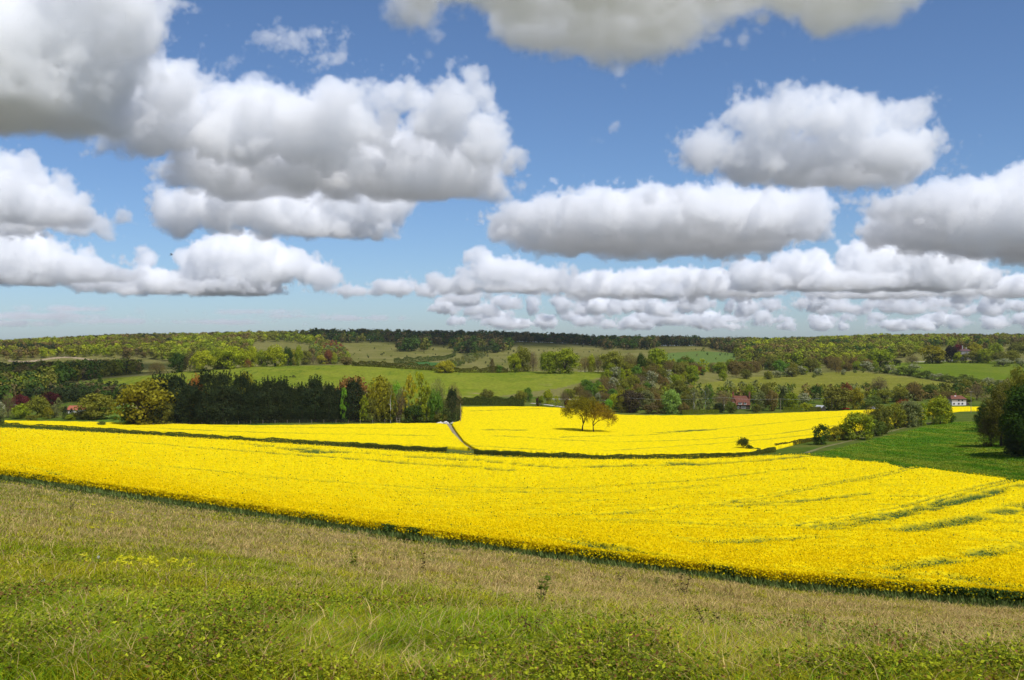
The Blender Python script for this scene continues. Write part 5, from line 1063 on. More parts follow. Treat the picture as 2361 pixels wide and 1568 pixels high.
# red roofed house among the trees
hx, hy, hz = at(741.5, 640); k = 640 / F
g1 = empty('farmhouse', (hx, hy, hz - .2), R(-8)); tag(g1, 'farmhouse with a steep red tiled roof, two brick chimneys and small white dormers', 'house')
L0, L1, zf = -5.2, 5.2, 3.1
b = MB(); b.box(L0, L1, 0, 7, -.6, zf); b.solid([(0, 0)] * 0 or [(L0, zf), (L1, zf), (L1, zf + .02), (L0, zf + .02)], (0, 7)); b.build('wall', M_DARKWALL, g1)
rz = 8.6
b = MB(); b.v = [(L0 - .3, -.5, zf - .1), (L1 + .3, -.5, zf - .1), (L1 + .3, 7.5, zf - .1), (L0 - .3, 7.5, zf - .1), (L0 - .3, 3.5, rz), (L1 + .3, 3.5, rz)]
b.f = [[0, 1, 5, 4], [2, 3, 4, 5], [0, 4, 3], [1, 2, 5], [0, 3, 2, 1]]; roof = b.build('roof', M_ROOFTILE, g1)
chimney(g1, L0 + .3, 3.3, 5.2, 10.9, 1.05, 1.2, M_BRICK); chimney(g1, L1 - .1, 2.6, 4.6, 10.9, 1.0, 1.2, M_BRICK)
# projecting gable wing on one side
b = MB(); b.solid([(L0 - 1.4, -.6), (L0 + 1.6, -.6), (L0 + 1.6, 5.4), (L0 + .1, 7.6), (L0 - 1.4, 5.4)], (-1.6, 3.0)); w2 = b.build('wing_wall', M_BRICK, g1)
b = MB(); b.v = [(L0 - 1.7, -1.9, 5.2), (L0 + .1, -1.9, 7.95), (L0 + 1.9, -1.9, 5.2), (L0 - 1.7, 3.4, 5.2), (L0 + .1, 3.4, 7.95), (L0 + 1.9, 3.4, 5.2), (L0 - 1.7, -1.9, 5.05), (L0 + .1, -1.9, 7.75), (L0 + 1.9, -1.9, 5.05), (L0 - 1.7, 3.4, 5.05), (L0 + .1, 3.4, 7.75), (L0 + 1.9, 3.4, 5.05)]
b.f = [[0, 1, 4, 3], [1, 2, 5, 4], [6, 9, 10, 7], [7, 10, 11, 8], [0, 6, 7, 1], [1, 7, 8, 2], [3, 4, 10, 9], [4, 5, 11, 10], [0, 3, 9, 6], [2, 8, 11, 5]]; b.build('wing_roof', M_ROOFTILE, g1)
window(g1, L0 + .1, 3.6, 1.1, 1.3, -1.6, 1)
for dx, dw in ((-.8, 2.1), (2.2, 1.5)):
    b = MB(); b.box(dx - dw / 2, dx + dw / 2, -.35, 1.6, zf + .05, zf + 1.45); d_ = b.build('dormer', M_WHITE, g1)
    b = MB(); b.box(dx - dw / 2 - .15, dx + dw / 2 + .15, -.55, 2.0, zf + 1.453, zf + 1.62); b.build('dormer_roof', M_ROOFTILE, d_)
    window(d_, dx, zf + .30, dw * .85, .95, -.35, 2 if dw > 2 else 1)
window(g1, 1.2, .7, 2.6, 1.7, 0, 3); window(g1, -2.2, .7, 1.3, 1.5, 0, 1)
# white cottage
cx, cyy, cz = at(960, 655)
g2 = empty('cottage', (cx, cyy, cz - .2), R(4)); g2.scale = (.82, .82, .82); tag(g2, 'white cottage with a red brown hipped roof behind the small rape strip', 'cottage')
b = MB(); b.box(-6.5, 5.0, 0, 6, -.6, 3.2); b.build('wall', M_WHITEWALL, g2)
b = MB(); b.box(-6.53, 5.03, -.03, 6.03, 3.203, 5.3); b.build('upper_wall', M_UPPERWALL, g2)  # upper storey in a darker tan than the white below
b = MB(); b.v = [(-7.4, -.6, 5.2), (5.6, -.6, 5.2), (5.6, 6.6, 5.2), (-7.4, 6.6, 5.2), (-6.0, 3, 7.9), (2.6, 3, 7.9)]; b.f = [[0, 1, 5, 4], [1, 2, 5], [2, 3, 4, 5], [3, 0, 4], [0, 3, 2, 1]]; b.build('roof', M_ROOFTILE, g2)
chimney(g2, -2.2, 3.0, 6.8, 9.6, .9, .9, M_BRICK, 1)
b = MB(); b.v = [(-3.2, -.02 + 2.2, 7.3), (-2.0, 2.18, 7.3), (-2.0, 2.6, 7.66), (-3.2, 2.6, 7.66), (-3.2, 2.18, 7.38), (-2.0, 2.18, 7.38), (-2.0, 2.6, 7.74), (-3.2, 2.6, 7.74)]; b.f = [[4, 5, 6, 7], [0, 1, 5, 4], [1, 2, 6, 5], [2, 3, 7, 6], [3, 0, 4, 7], [0, 3, 2, 1]]; b.build('roof_light', M_WHITE, g2)
for wx in (-1.0, 1.9): window(g2, wx, 3.45, 1.25, 1.35, -.03, 1, frame_mat=M_STONE); window(g2, wx, .9, 1.4, 1.3, 0, 1, frame_mat=M_STONE)
window(g2, -4.8, .9, 1.3, 1.3, 0, 1, frame_mat=M_STONE)
b = MB(); b.solid([(5.003, -.6), (8.0, -.6), (8.0, 1.9), (5.003, 3.1)], (.6, 4.5)); p_ = b.build('porch', M_DARKWALL, g2)
# hall on the hill
qx, qy, qz = at(966.5, 1290)
g3 = empty('country_house', (qx, qy, qz), R(6)); tag(g3, 'grey country house with tall pale chimneys half hidden by beeches on the hill', 'house')
zw = CAMZ + (VH - 351.0) / F * 1290 - qz; zr_ = zw + 2.6
b = MB(); b.box(-7, 7, 0, 10, -1, zw); b.build('wall', M_STONE, g3)
b = MB(); b.v = [(-7.5, -.5, zw + .003), (7.5, -.5, zw + .003), (7.5, 10.5, zw + .003), (-7.5, 10.5, zw + .003), (-4, 5, zr_), (4, 5, zr_)]; b.f = [[0, 1, 5, 4], [1, 2, 5], [2, 3, 4, 5], [3, 0, 4], [0, 3, 2, 1]]; b.build('roof', rough_mat('purple_slate', (.08, .04, .04), (.12, .065, .065), 1.0), g3)
M_CHIM = rough_mat('pale_chimney_stone', (.34, .33, .31), (.45, .44, .42), 1.0)
for q_, zt in ((-2.6, CAMZ + (VH - 345.5) / F * 1290 - qz), (2.4, CAMZ + (VH - 347.3) / F * 1290 - qz)): chimney(g3, q_, 5, zr_ - .8, zt, .8, .9, M_CHIM, 0)
for i in range(4): window(g3, -5 + i * 3.3, zw - 3.2, 1.2, 2.0, 0, 1)
# low red roofed bungalow behind the garden trees
qx, qy, qz = at(74, 585)
g4 = empty('bungalow', (qx, qy, qz), R(-4)); tag(g4, 'bungalow showing only an orange red roof between garden trees', 'house')
b = MB(); b.box(-4.2, 4.2, 0, 6, -.5, 2.3); b.build('wall', M_WHITEWALL, g4)
b = MB(); b.v = [(-4.7, -.5, 2.303), (4.7, -.5, 2.303), (4.7, 6.5, 2.303), (-4.7, 6.5, 2.303), (-4.2, 3, 4.6), (4.2, 3, 4.6)]; b.f = [[0, 1, 5, 4], [1, 2, 5], [2, 3, 4, 5], [3, 0, 4], [0, 3, 2, 1]]; b.build('roof', rough_mat('orange_tiles', (.30, .085, .045), (.40, .13, .075), 2.0), g4)
window(g4, -2, .8, 1.4, 1.1, 0, 1); window(g4, 2, .8, 1.4, 1.1, 0, 1)
# white shed
qx, qy, qz = at(823.5, 618)
g5 = empty('shed', (qx, qy, qz), R(30)); tag(g5, 'small shed with a bright sunlit white roof beside the egg shaped tree', 'shed')
b = MB(); b.solid([(-1.8, -.3), (1.8, -.3), (1.8, 2.0), (0, 3.2), (-1.8, 2.0)], (0, 5)); b.build('wall', M_CREOSOTE, g5)
b = MB(); b.v = [(-2.1, -.3, 1.85), (0, -.3, 3.25), (2.1, -.3, 1.85), (-2.1, 5.3, 1.85), (0, 5.3, 3.25), (2.1, 5.3, 1.85), (-2.1, -.3, 1.95), (0, -.3, 3.36), (2.1, -.3, 1.95), (-2.1, 5.3, 1.95), (0, 5.3, 3.36), (2.1, 5.3, 1.95)]
b.f = [[6, 7, 10, 9], [7, 8, 11, 10], [0, 3, 4, 1], [1, 4, 5, 2], [0, 1, 7, 6], [1, 2, 8, 7], [3, 9, 10, 4], [4, 10, 11, 5], [0, 6, 9, 3], [2, 5, 11, 8]]; b.build('roof', M_METAL, g5)

# ------------------------------------------------------------------ poles and wires
poles = []
def pole(u, Y, vtop, label, arm=1.5, rz=0.0, name='telegraph_pole'):
    x, y, z = at(u, Y); h = CAMZ + (VH - vtop) / F * Y - z
    g = empty(name, (x, y, z), rz); tag(g, label, 'pole')
    b = MB(); b.tube([(0, 0, -.5), (0, 0, h * .5), (0, 0, h)], [.17, .14, .11], 8); b.build('post', M_POLE, g)
    if arm:
        b = MB(); b.box(-arm / 2, arm / 2, -.17, -.105, h - .42, h - .26); a = b.build('cross_arm', M_POLE, g)
        for i in range(4 if arm > 1.2 else 2):
            px = -arm / 2 + .12 + i * (arm - .24) / (3 if arm > 1.2 else 1); c = MB(); c.tube([(px, -.137, h - .26), (px, -.137, h - .12)], [.04, .025], 6); c.build('insulator', M_WHITE, a)
    poles.append((g, Vector((x, y, z + h - .15)))); return g
pole(724, 612, 397, 'telegraph pole with a small white box next to the red roofed house', 0, 0)
b = MB(); b.box(.15, .55, -.14, .14, 4.6, 4.85); b.build('junction_box', M_WHITE, poles[-1][0])
pole(780.5, 618, 398.5, 'plain wooden pole in front of the dark pointed spruce', 0)
pole(832, 621, 396.8, 'pole with a cross arm in front of the large egg shaped tree', 2.4)
pole(971, 560, 391, 'tallest pole with a cross arm, beside the white cottage', 2.2)
pole(460.6, 498, 403.5, 'dark pole standing at the corner of the shelter belt', 0)
pole(15.5, 580, 404.5, 'short cross arm pole between garden trees near the lighter red beech', 2.0)
def wire(a, b_, label, sag=.9):
    p, q_ = poles[a][1], poles[b_][1]; L = [p.lerp(q_, t) - Vector((0, 0, sag * 4 * t * (1 - t))) for t in np.linspace(0, 1, 15)]
    m = MB(); m.tube(L, .03, 4); tag(m.build('overhead_wire', M_METAL, None), label, 'wire')
wire(0, 1, 'wire slung from the pole by the red roofed house to the spruce pole'); wire(1, 2, 'wire slung from the spruce pole to the cross arm pole')
p0 = poles[0][1]; L = [p0.lerp(Vector(at(628, 612)) + Vector((0, 0, 9.5)), t) - Vector((0, 0, 1.2 * 4 * t * (1 - t))) for t in np.linspace(0, 1, 15)]
m = MB(); m.tube(L, .03, 4); tag(m.build('overhead_wire', M_METAL, None), 'wire crossing in front of the dark spreading pine', 'wire')

# ------------------------------------------------------------------ fences, gate, rubble
def fence(name, label, pts, Y, h, step, mat, rails, rail_h=.05, cat='fence'):
    us = []; a = pts[0]
    g = empty(name, at((pts[0] + pts[1]) / 2, Y)); tag(g, label, cat); g.location.z = 0; gx, gy = g.location.x, g.location.y
    x0, x1 = (pts[0] - 512) / F * Y, (pts[1] - 512) / F * Y; n = max(2, int(abs(x1 - x0) / step)); P = []
    for i in range(n + 1):
        x = x0 + (x1 - x0) * i / n; z = float(gz(x, Y)); P.append((x, z)); b = MB(); b.box(x - gx - .07, x - gx + .07, -.07, .07, z - .3, z + h); b.build('post', mat, g)
    b = MB()
    for r_ in rails: b.tube([(x - gx, -.09, z + h * r_) for x, z in P], rail_h / 2, 4)
    b.build('rail' if rail_h > .04 else 'wire_mesh', mat, g)
fence('fence', 'wire fence with pale posts along the foot of the dark conifer row', (141, 397), 499.0, 1.75, 5.7, M_POLE, (.3, .55, .8, .97), .014)
# white post-and-rail seen over the paddock, and the dark rail fence between the pastures
def fence_line(name, label, A, B, h, step, mat, rails, rail_h):
    (x0, y0, _), (x1, y1, _) = A, B; g = empty(name, (0, 0, 0)); tag(g, label, 'fence'); n = max(2, int(math.hypot(x1 - x0, y1 - y0) / step)); P = []
    for i in range(n + 1):
        t = i / n; x, y = x0 + (x1 - x0) * t, y0 + (y1 - y0) * t; z = float(gz(x, y)); P.append((x, y, z)); b = MB(); b.box(x - .08, x + .08, y - .08, y + .08, z - .2, z + h); b.build('post', mat, g)
    b = MB()
    for r_ in rails: b.tube([(x, y - .1, z + h * r_) for x, y, z in P], rail_h / 2, 4)
    b.build('rail', mat, g)
fence_line('fence', 'dark wooden fence running downhill along the pasture hedge', gpt(868, 371.9), gpt(962, 385.5), 1.5, 7, M_CREOSOTE, (.35, .65, .95), .22)
gx_, gy_, gz_ = at(396.5, 499.5)
g = empty('gate', (gx_, gy_, gz_), 0); tag(g, 'tall wooden gate frame with a diagonal brace beside the white birch', 'gate')
b = MB(); b.box(-.1, .1, -.1, .1, -.3, 2.6); b.build('gate_post', M_POLE, g)
b = MB(); b.box(1.5, 1.7, -.1, .1, -.3, 2.5); b.build('gate_post', M_POLE, g)
b = MB(); b.box(.1, 1.5, -.05, .05, 2.3, 2.45); b.box(.1, 1.5, -.05, .05, 1.2, 1.33); b.box(.1, 1.5, -.05, .05, .2, .33); b.tube([(.15, 0, .33), (1.45, 0, 1.2)], .06, 4); b.build('gate_leaf', M_POLE, g)
def rubble(u, Y, n, spread, label, s0=.5):
    r = random.Random(int(u * 10)); x, y, z = at(u, Y); mb = MB()
    import bmesh
    bm = bmesh.new()
    for i in range(n):
        m4 = bmesh.ops.create_icosphere(bm, subdivisions=1, radius=s0 * r.uniform(.5, 1.2)); dx, dy = r.gauss(0, spread), r.gauss(0, spread * .4)
        hz = max(0, 1 - abs(dx) / (spread * 1.6)) * s0 * 1.6 * r.random()
        for v in m4['verts']: v.co = Vector((v.co.x * r.uniform(.9, 1.3) + dx, v.co.y + dy, v.co.z * r.uniform(.7, 1.0) + hz + .1 * s0))
    me = bpy.data.meshes.new('rubble_heap'); bm.to_mesh(me); bm.free(); me.materials.append(M_CHALK); o = link('rubble_heap', me); o.location = (x, y, z); tag(o, label, 'rubble heap')
rubble(439.5, 496, 16, 1.1, 'first heap of pale chalk lumps at the end of the stony track'); rubble(445.5, 495, 18, 1.0, 'whitest heap of chalk lumps, middle of three by the track', .6); rubble(454.5, 497, 14, 1.6, 'low scatter of chalk lumps under the dark cypress', .45)
# stony track and verges, drive and path
def strip(name, pts, w, mat, kind='structure', lift=.05, jitter=.15, seed=0):
    P = []; L = np.array(pts, float)
    for i in range(len(L) - 1):
        k = 14
        for t in np.linspace(0, 1, k, endpoint=(i == len(L) - 2)):
            a = L[i] * (1 - t) + L[i + 1] * t; Y = float(hitY(a[0], a[1])[0]); P.append(((a[0] - 512) / F * Y, Y))
    P = np.array(P); d = np.gradient(P, axis=0); d /= np.maximum(np.linalg.norm(d, axis=1), 1e-6)[:, None]; nrm = np.stack([d[:, 1], -d[:, 0]], 1)
    vs = []; m = 5
    for i in range(len(P)):
        for j in range(m):
            s = (j / (m - 1) - .5) * (w * (1 + jitter * (vnoise(np.array([i * .35]), np.array([seed + .5]), 5)[0] - .5) * 2)); x, y = P[i] + nrm[i] * s; vs.append((x, y, float(gz(x, y)) + lift + .03 * (1 - abs(j - 2) / 2)))
    idx = np.arange(len(P) * m).reshape(-1, m); f = np.stack([idx[:-1, :-1], idx[:-1, 1:], idx[1:, 1:], idx[1:, :-1]], -1).reshape(-1, 4)
    o = link(name, mesh_np(name, vs, f, mat, smooth=True)); tag(o, kind=kind); return o
strip('track', [(447.5, 423.5), (452, 429), (457, 435.5), (463, 442), (470, 447.5), (478, 450.8)], 1.9, M_TRACK, lift=.12)
strip('path', [(806, 453), (824, 447), (850, 441), (880, 434), (908, 427), (932, 422.5), (937, 420.5)], 2.0, rough_mat('worn_path', (.115, .115, .03), (.20, .175, .07), .5), lift=.06, seed=3)
M_DRIVE = rough_mat('pale_drive', (.42, .38, .31), (.58, .53, .45), .4)
x0, y0, z0 = at(531, 668); x1, y1, z1 = at(569, 642)
def wstrip(name, P, w, mat):
    P = np.array(P); d = np.gradient(P, axis=0); d /= np.linalg.norm(d, axis=1)[:, None]; nr = np.stack([d[:, 1], -d[:, 0]], 1); vs = []
    for i in range(len(P)):
        for s in (-.5, 0, .5):
            x, y = P[i] + nr[i] * s * w; vs.append((x, y, float(gz(x, y)) + .12))
    idx = np.arange(len(P) * 3).reshape(-1, 3); f = np.stack([idx[:-1, :-1], idx[:-1, 1:], idx[1:, 1:], idx[1:, :-1]], -1).reshape(-1, 4)
    tag(link(name, mesh_np(name, vs, f, mat, smooth=True)), kind='structure')
wstrip('drive', [((531 + 40 * t - 512) / F * (672 - 30 * t), 672 - 30 * t + 3 * math.sin(t * 5)) for t in np.linspace(0, 1, 24)], 3.6, M_DRIVE)
wstrip('drive', [((545 + 70 * t - 512) / F * (705 - 8 * t), 705 - 8 * t) for t in np.linspace(0, 1, 20)], 3.0, M_DRIVE)
wstrip('drive', [((915 + 45 * t - 512) / F * (1262 + 6 * t), 1262 + 6 * t) for t in np.linspace(0, 1, 12)], 9, M_DRIVE)

# ------------------------------------------------------------------ cars
def car(u, Y, paint, label, rz):
    x, y, z = at(u, Y); g = empty('parked_car', (x, y, z), rz); tag(g, label, 'car')
    b = MB(); b.solid([(-2.1, .35), (2.1, .35), (2.15, .75), (1.9, .92), (-2.0, .98), (-2.15, .8)], (-.85, .85)); b.build('body', paint, g)
    b = MB(); b.solid([(-1.75, .95), (1.0, .93), (.45, 1.42), (-1.25, 1.45)], (-.72, .72)); b.build('cabin', M_GLASS, g)
    b = MB(); b.solid([(-1.27, 1.453), (.47, 1.423), (.40, 1.49), (-1.2, 1.52)], (-.70, .70)); b.build('roof', paint, g)
    for wx in (-1.3, 1.3):
        for wy in (-.8, .8):
            b = MB(); b.tube([(wx, wy - .1, .33), (wx, wy + .1, .33)], .33, 12); b.build('wheel', M_TYRE, g)
car(952.3, 1272, M_WHITE, 'white car glinting in the sun in front of the hall trees', R(20)); car(956, 1276, M_METAL, 'silver car parked next to the glinting white car', R(75))
car(874.5, 628, M_METAL, 'silver car parked at the field edge under the bushy tree', R(10)); car(845.5, 626, M_RED, 'red car showing its roof above the rape by the yellow oak', R(5)); car(570, 706, M_CREOSOTE, 'dark car on the upper drive beyond the lone oaks', R(0))

# ------------------------------------------------------------------ cattle, sheep, bird
def quadruped(name, label, cat, group, mat, x, y, L, rz, head_down, seed, wool=1.0):
    """one continuous skinned body: chest, belly, rump, neck, head, four jointed legs, tail. L body length"""
    me = bpy.data.meshes.new(name); h = L * .40
    V = [(-.42, 0, .0), (-.15, 0, -.03), (.15, 0, -.03), (.42, 0, .02)]; E = [(0, 1), (1, 2), (2, 3)]; Rd = [.17, .20, .21, .18]
    V += [(.60, 0, .02 if not head_down else -.08), (.74, 0, .10 if not head_down else -.30), (.92, 0, .05 if not head_down else -.44)]; E += [(3, 4), (4, 5), (5, 6)]; Rd += [.12, .09, .06]
    for sx, k, fwd in ((-.40, 0, -1), (.40, 3, 1)):
        for sy in (-1, 1):
            n = len(V); kx = .06 if fwd < 0 else .01
            V += [(sx, sy * .13, -.18), (sx + kx, sy * .13, -.36), (sx - kx * .9, sy * .13, -.52), (sx, sy * .13, -.70)]; E += [(k, n), (n, n + 1), (n + 1, n + 2), (n + 2, n + 3)]; Rd += [.10, .055, .042, .045]
    n = len(V); V += [(-.56, 0, .06), (-.60, 0, -.22)]; E += [(0, n), (n, n + 1)]; Rd += [.03, .025]
    me.from_pydata([tuple(c * L * .62 for c in v) for v in V], E, []); me.update()
    o = link(name, me); sk = o.modifiers.new('skin', 'SKIN'); 
    for i, d in enumerate(o.data.skin_vertices[0].data): d.radius = (Rd[i] * L * .62 * (wool if i < 4 else 1),) * 2; d.use_root = (i == 1)
    o.modifiers.new('sub', 'SUBSURF').levels = 1; o.modifiers['sub'].render_levels = 1; me.materials.append(mat)
    o.location = (x, y, float(gz(x, y)) + .70 * L * .62); o.rotation_euler = (0, 0, rz); tag(o, label, cat, group); return o
for i, (u, v, rz, hd, lab) in enumerate([(286.3, 377.9, 180, True, 'dark brown cow lying apart, grazing at the end of the small herd'), (290.2, 377.8, 190, True, 'black cow in the middle of the grazing herd'), (293.0, 377.9, 5, False, 'dark cow standing nose to tail with another below the lone higher cow'), (294.8, 377.9, 10, True, 'dark cow at the end of the herd with its head down'), (293.6, 376.7, 170, False, 'dark cow standing a little higher up the slope than the rest')]):
    x, y, z = gpt(u, v); quadruped('cow', lab, 'cow', 'cattle on the hill field', M_HIDE, x, y, 2.3, R(rz), hd, i)
for i, (u, Y, rz, lab) in enumerate([(117.0, 640, 20, 'white sheep, lone one by the green bush'), (118.6, 645, 180, 'white sheep beside the lone one'), (119.6, 600, 10, 'white sheep lower in the paddock'), (122.2, 655, 200, 'white sheep highest in the paddock'), (123.8, 657, 5, 'white sheep beside the highest one, near the golden oak'), (110.5, 620, 160, 'white sheep half behind the dome shaped oak'), (108.8, 622, 30, 'white sheep resting beside the dome shaped oak')]):
    x, y, z = at(u, Y); quadruped('sheep', lab, 'sheep', 'sheep in the paddock', M_WOOL, x, y, 1.25, R(rz), True, i, wool=1.35)
bx, by, bz = (171.5 - 512) / F * 105, 105.0, CAMZ + (VH - 255) / F * 105
b = MB(); b.tube([(-.17, 0, 0), (-.10, 0, .01), (.02, 0, .015), (.12, 0, .02), (.17, 0, .015)], [.012, .035, .045, .028, .006], 8)
n = len(b.v); b.v += [(.06, .03, .02), (-.06, .03, .02), (-.05, .16, .10), (.07, .15, .11), (-.10, .33, .09), (.06, .03, .028), (-.06, .03, .028), (-.05, .16, .108), (.07, .15, .118)]; b.f += [[n, n + 1, n + 2, n + 3], [n + 3, n + 2, n + 4], [n + 5, n + 8, n + 7, n + 6], [n + 8, n + 4, n + 7]]
n = len(b.v); b.v += [(.06, -.03, .02), (-.06, -.03, .02), (-.05, -.16, .10), (.07, -.15, .11), (-.10, -.33, .09), (.06, -.03, .028), (-.06, -.03, .028), (-.05, -.16, .108), (.07, -.15, .118)]; b.f += [[n, n + 3, n + 2, n + 1], [n + 3, n + 4, n + 2], [n + 5, n + 6, n + 7, n + 8], [n + 8, n + 7, n + 4]]
n = len(b.v); b.v += [(-.15, 0, .012), (-.28, .05, .01), (-.26, 0, .01), (-.28, -.05, .01), (-.15, 0, .02)]; b.f += [[n, n + 1, n + 2], [n, n + 2, n + 3], [n + 4, n + 2, n + 1], [n + 4, n + 3, n + 2]]
o = b.build('bird', M_FEATHER); o.location = (bx, by, bz); o.rotation_euler = (R(25), R(-10), R(35)); tag(o, 'small dark bird flying in the blue gap over the lumpy two-tower cloud', 'bird')

# ------------------------------------------------------------------ single weeds and flowers on the hillside
def gfine(u, v):
    Y = float(hitY(u, v)[0]); x = (u - 512) / F * Y; return x, Y, float(ground_fine(np.array([x]), np.array([Y]))[0])
def weed(u, v, hpx, label, c=(.10, .15, .022), nst=1, seed=0, nl=26, name='weed', lsz=1.0, spread=.25):
    r = random.Random(seed + int(u * 7)); x, y, z = gfine(u, v); h = hpx / F * y; g = empty(name, (x, y, z)); tag(g, label, 'weed')
    st = MB(); P = []; D = []
    for s in range(nst):
        top = Vector((r.gauss(0, spread) * h, r.gauss(0, spread) * h, h * r.uniform(.7, 1.0))) if nst > 1 else Vector((r.gauss(0, .08) * h, r.gauss(0, .08) * h, h))
        b0 = Vector((r.gauss(0, .05) * h * (nst > 1), r.gauss(0, .05) * h * (nst > 1), -.03)); mid = b0.lerp(top, .5) + Vector((r.gauss(0, .04) * h, 0, 0)); st.tube([b0, mid, top], [.006 + .006 * h, .005 + .003 * h, .002], 5)
        for j in range(nl):
            t = r.uniform(.25, 1.0); p = b0.lerp(mid, t * 2) if t < .5 else mid.lerp(top, t * 2 - 1); a = r.uniform(0, 6.28); P.append(tuple(p)); D.append((math.cos(a), math.sin(a), r.uniform(-.1, .7)))
    st.build('stem', M_STEM, g)
    P = np.array(P); D = np.array(D); D /= np.linalg.norm(D, axis=1)[:, None]; U_ = np.cross(D, np.array((0, 0, 1.0)) + rng.normal(0, .3, (len(P), 3))); U_ /= np.linalg.norm(U_, axis=1)[:, None]
    sz = rng.uniform(.5, 1.1, len(P)) * h * .16 * lsz; vs, f = leaf_shapes(P, D, U_, sz)
    o = link('foliage', mesh_np('foliage', vs, f, M_LEAF, {'tint': np.tile(rng.uniform(0, 1, len(P)), 2)}), g); o.color = (*c, 1); return g
Q = .43371
for (X, Yt, Yb, lab, c, ns, sp) in [(772, 1197, 1232, 'upright leafy weed standing against the rape edge, alone', (.13, .17, .02), 1, .2), (825, 1252, 1312, 'two stemmed weed on the straw coloured slope below the lone upright weed', (.15, .18, .02), 2, .25), (912, 1262, 1300, 'bushy weed with pale shoots on the straw coloured slope', (.16, .19, .025), 3, .3),
      (975, 1272, 1330, 'thin dead stalk on the straw coloured slope', (.10, .075, .03), 1, .1), (1246, 1318, 1405, 'tall branching thistle, largest of the green weeds', (.12, .17, .02), 4, .2), (1207, 1420, 1480, 'reddish brown shoot cluster near the picture foot', (.13, .05, .025), 5, .3), (1232, 1425, 1490, 'dark red stem bunch beside the reddish brown shoots', (.10, .04, .022), 4, .3),
      (1110, 1392, 1450, 'single leafy sapling stem between the two stemmed weed and the red shoots', (.10, .14, .02), 1, .1), (1425, 1310, 1345, 'twiggy bare bramble against the rape edge', (.09, .06, .03), 4, .45), (1513, 1318, 1350, 'round green weed against the rape edge', (.12, .16, .022), 3, .3), (1578, 1322, 1372, 'dark twiggy briar against the rape edge', (.07, .055, .025), 5, .4),
      (1640, 1380, 1470, 'arching briar stem with few leaves on the dry slope', (.08, .075, .025), 2, .3), (1700, 1385, 1420, 'reddish dock standing on the dry slope', (.13, .055, .03), 1, .1), (1855, 1392, 1455, 'tall green weed with an open top, near the middle of the dry slope', (.14, .18, .02), 1, .12), (1872, 1420, 1480, 'rusty dock pair below the tall open topped weed', (.14, .07, .03), 2, .2),
      (1945, 1460, 1540, 'leafy bramble shoot rising from the thick bramble patch', (.12, .17, .02), 4, .35), (2105, 1420, 1480, 'brown seed head weed near the picture side edge', (.10, .07, .03), 2, .12), (1330, 1440, 1490, 'dark green bramble tuft at the picture foot', (.06, .10, .015), 5, .5), (160, 1155, 1182, 'dark tuft on the slope near the rape edge corner', (.07, .07, .025), 4, .35),
      (840, 1370, 1400, 'small dark bramble cluster in the green sward', (.06, .09, .018), 6, .5), (250, 1510, 1545, 'dark leaved bramble clump over a shadow hollow', (.09, .11, .02), 6, .55), (705, 1420, 1460, 'black twig standing up by the yellow buttercup', (.05, .035, .02), 1, .3), (1690, 1490, 1560, 'thick bramble spray at the picture foot', (.11, .16, .02), 6, .45)]:
    weed(X * Q, Yb * Q, (Yb - Yt) * Q, lab, c, ns, 3, 22 if ns < 3 else 15, spread=sp)
wr = random.Random(77)
for i in range(34):
    uu_ = wr.uniform(20, 1010); e_ = float(np.interp(uu_, US, E1V)); vv_ = wr.uniform(max(e_ + 42, 585), 672); far_ = max(0.35, (vv_ - 540) / 130.)
    weed(uu_, vv_, wr.uniform(9, 20) * far_, 'low bramble spray growing through the hillside grass', wr.choice([(.16, .20, .014), (.10, .135, .014), (.22, .25, .016), (.13, .085, .025)]), wr.randint(4, 7), 100 + i, 16, 'bramble', 1.0, .6)['group'] = 'bramble sprays in the hillside grass'
def cowslip(X, Yc, n, label, name='cowslip', colr=(.62, .575, .03), tall=.20, fs=.075):
    r = random.Random(int(X * 3 + Yc)); x, y, z = gfine(X * Q, Yc * Q); g = empty(name, (x, y, z)); tag(g, label, 'flower', 'wild flowers on the hillside')
    st = MB(); P = []; D = []
    for i in range(n):
        bx_, by_ = r.gauss(0, .07), r.gauss(0, .09); t = Vector((bx_ * 1.5, by_ * 1.5, tall * r.uniform(.9, 1.35))); st.tube([(bx_, by_, -.02), t * .6 + Vector((bx_ * .3, by_ * .3, 0)), t], [.004, .0035, .003], 5)
        for j in range(12): a = r.uniform(0, 6.28); P.append(tuple(t + Vector((r.gauss(0, .02), r.gauss(0, .02), r.gauss(0, .02))))); D.append((math.cos(a), math.sin(a), r.uniform(-.6, .5)))
    st.build('stem', M_STEM, g); P = np.array(P); D = np.array(D); D /= np.linalg.norm(D, axis=1)[:, None]; U_ = np.cross(D, np.array((0, 0, 1.0)) + rng.normal(0, .4, (len(P), 3))); U_ /= np.linalg.norm(U_, axis=1)[:, None]
    vs, f = leaf_shapes(P, D, U_, rng.uniform(.7, 1.3, len(P)) * fs, .5); o = link('blossom', mesh_np('blossom', vs, f, M_LEAF, {'tint': np.full(len(f), .55)}), g); o.color = (*colr, 1)
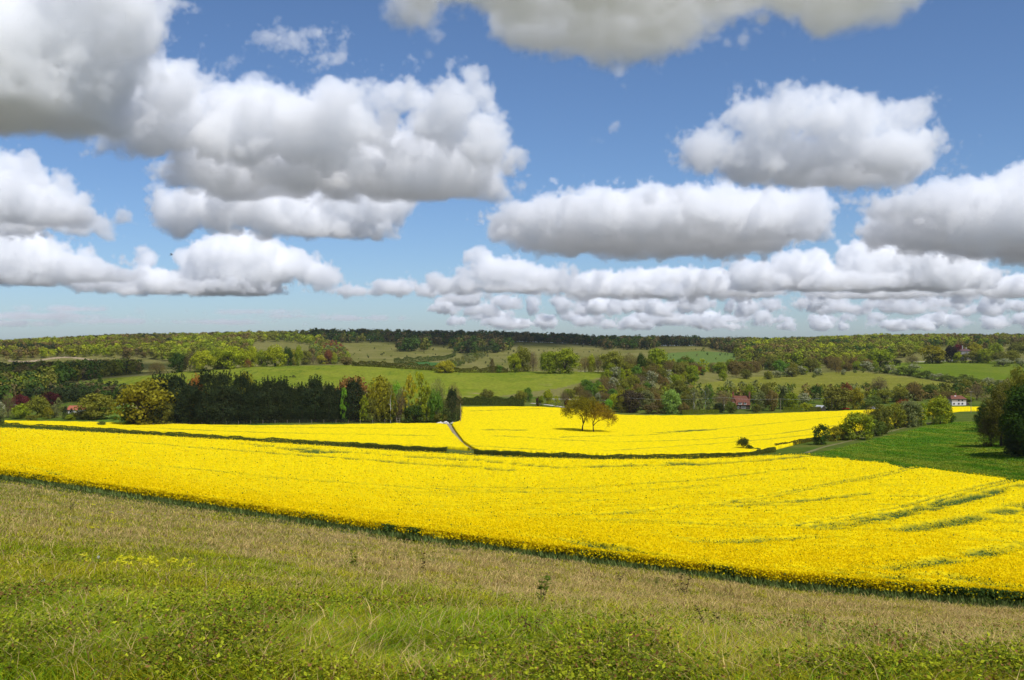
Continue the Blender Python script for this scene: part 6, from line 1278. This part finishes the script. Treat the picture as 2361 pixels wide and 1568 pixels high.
for X, Yc, n, lab in [(185, 1307, 2, 'two pale cowslips at the start of the cowslip drift'), (208, 1312, 2, 'small cowslip pair next in the drift'), (250, 1312, 2, 'low cowslip just before the thick clump'), (268, 1310, 3, 'cowslip stem close beside the thick clump'), (290, 1303, 8, 'thick clump of cowslips with bright yellow heads'), (297, 1322, 4, 'cowslips hanging below the thick clump'), (345, 1305, 7, 'second thick clump of cowslips, brightest yellow'), (336, 1318, 4, 'cowslips below the second thick clump'), (360, 1322, 3, 'cowslip trio past the second thick clump'), (386, 1324, 3, 'short cowslip with paired heads further along the drift'), (424, 1314, 4, 'taller cowslip near the end of the drift'), (440, 1328, 4, 'spread cowslips that end the drift'), (218, 1226, 5, 'cowslips growing higher on the dry slope'), (135, 1226, 3, 'little cowslips on the dry slope near the picture edge'), (258, 1186, 5, 'distant yellow flowers on the dry slope, lower bunch'), (215, 1170, 6, 'distant yellow flowers on the dry slope under the rape edge'), (1225, 1320, 5, 'yellow flowers on the straw slope beside the rape edge'), (1262, 1326, 4, 'more yellow flowers near the rape edge past the first bunch')]:
    cowslip(X, Yc, n, lab)
for X, Yc, lab in [(630 * .9, 1470, 'single golden buttercup in the green sward'), (320, 1600 * .95, 'buttercup by the dark bramble clump'), (505, 1525, 'golden buttercup low in the grass past the bramble clump'), (347, 1490, 'pair of buttercups just above the bramble clump')]:
    cowslip(X, min(Yc, 1545), 2, lab, 'buttercup', (.60, .50, .012), .12, .035)
def clock(X, Yc, label):
    x, y, z = gfine(X * Q, Yc * Q); g = empty('dandelion_clock', (x, y, z)); tag(g, label, 'flower'); b = MB(); b.tube([(0, 0, 0), (.01, 0, .12), (.015, 0, .22)], [.004, .003, .003], 5); b.build('stem', M_STEM, g)
    n = 160; d = rdir(n); P = np.array((.015, 0, .24)) + d * .028; vs, f = quads(P, rdir(n), np.full(n, .02), .15, d); link('seed_head', mesh_np('seed_head', vs, f, M_WHITE), g)
clock(97, 1362, 'white dandelion clock on a thin stem near the picture edge'); clock(226, 1310, 'small grey dandelion clock beside the cowslip drift')

# ------------------------------------------------------------------ the faintly hazy air of the valley
if not os.environ.get('NOHAZE'):
    hm, ht, ho = mat_new('haze'); hp = N(ht, 'ShaderNodeVolumePrincipled'); hp.inputs['Color'].default_value = (.78, .88, 1.0, 1); hp.inputs['Density'].default_value = 2.2e-5; hp.inputs['Anisotropy'].default_value = 0.0
    ht.links.new(hp.outputs[0], ho.inputs['Volume'])
    b = MB(); b.box(-4000, 4000, -120, 3600, -60, 122); tag(b.build('haze', hm), 'thin bluish haze hanging in the valley air', 'haze', kind='stuff')
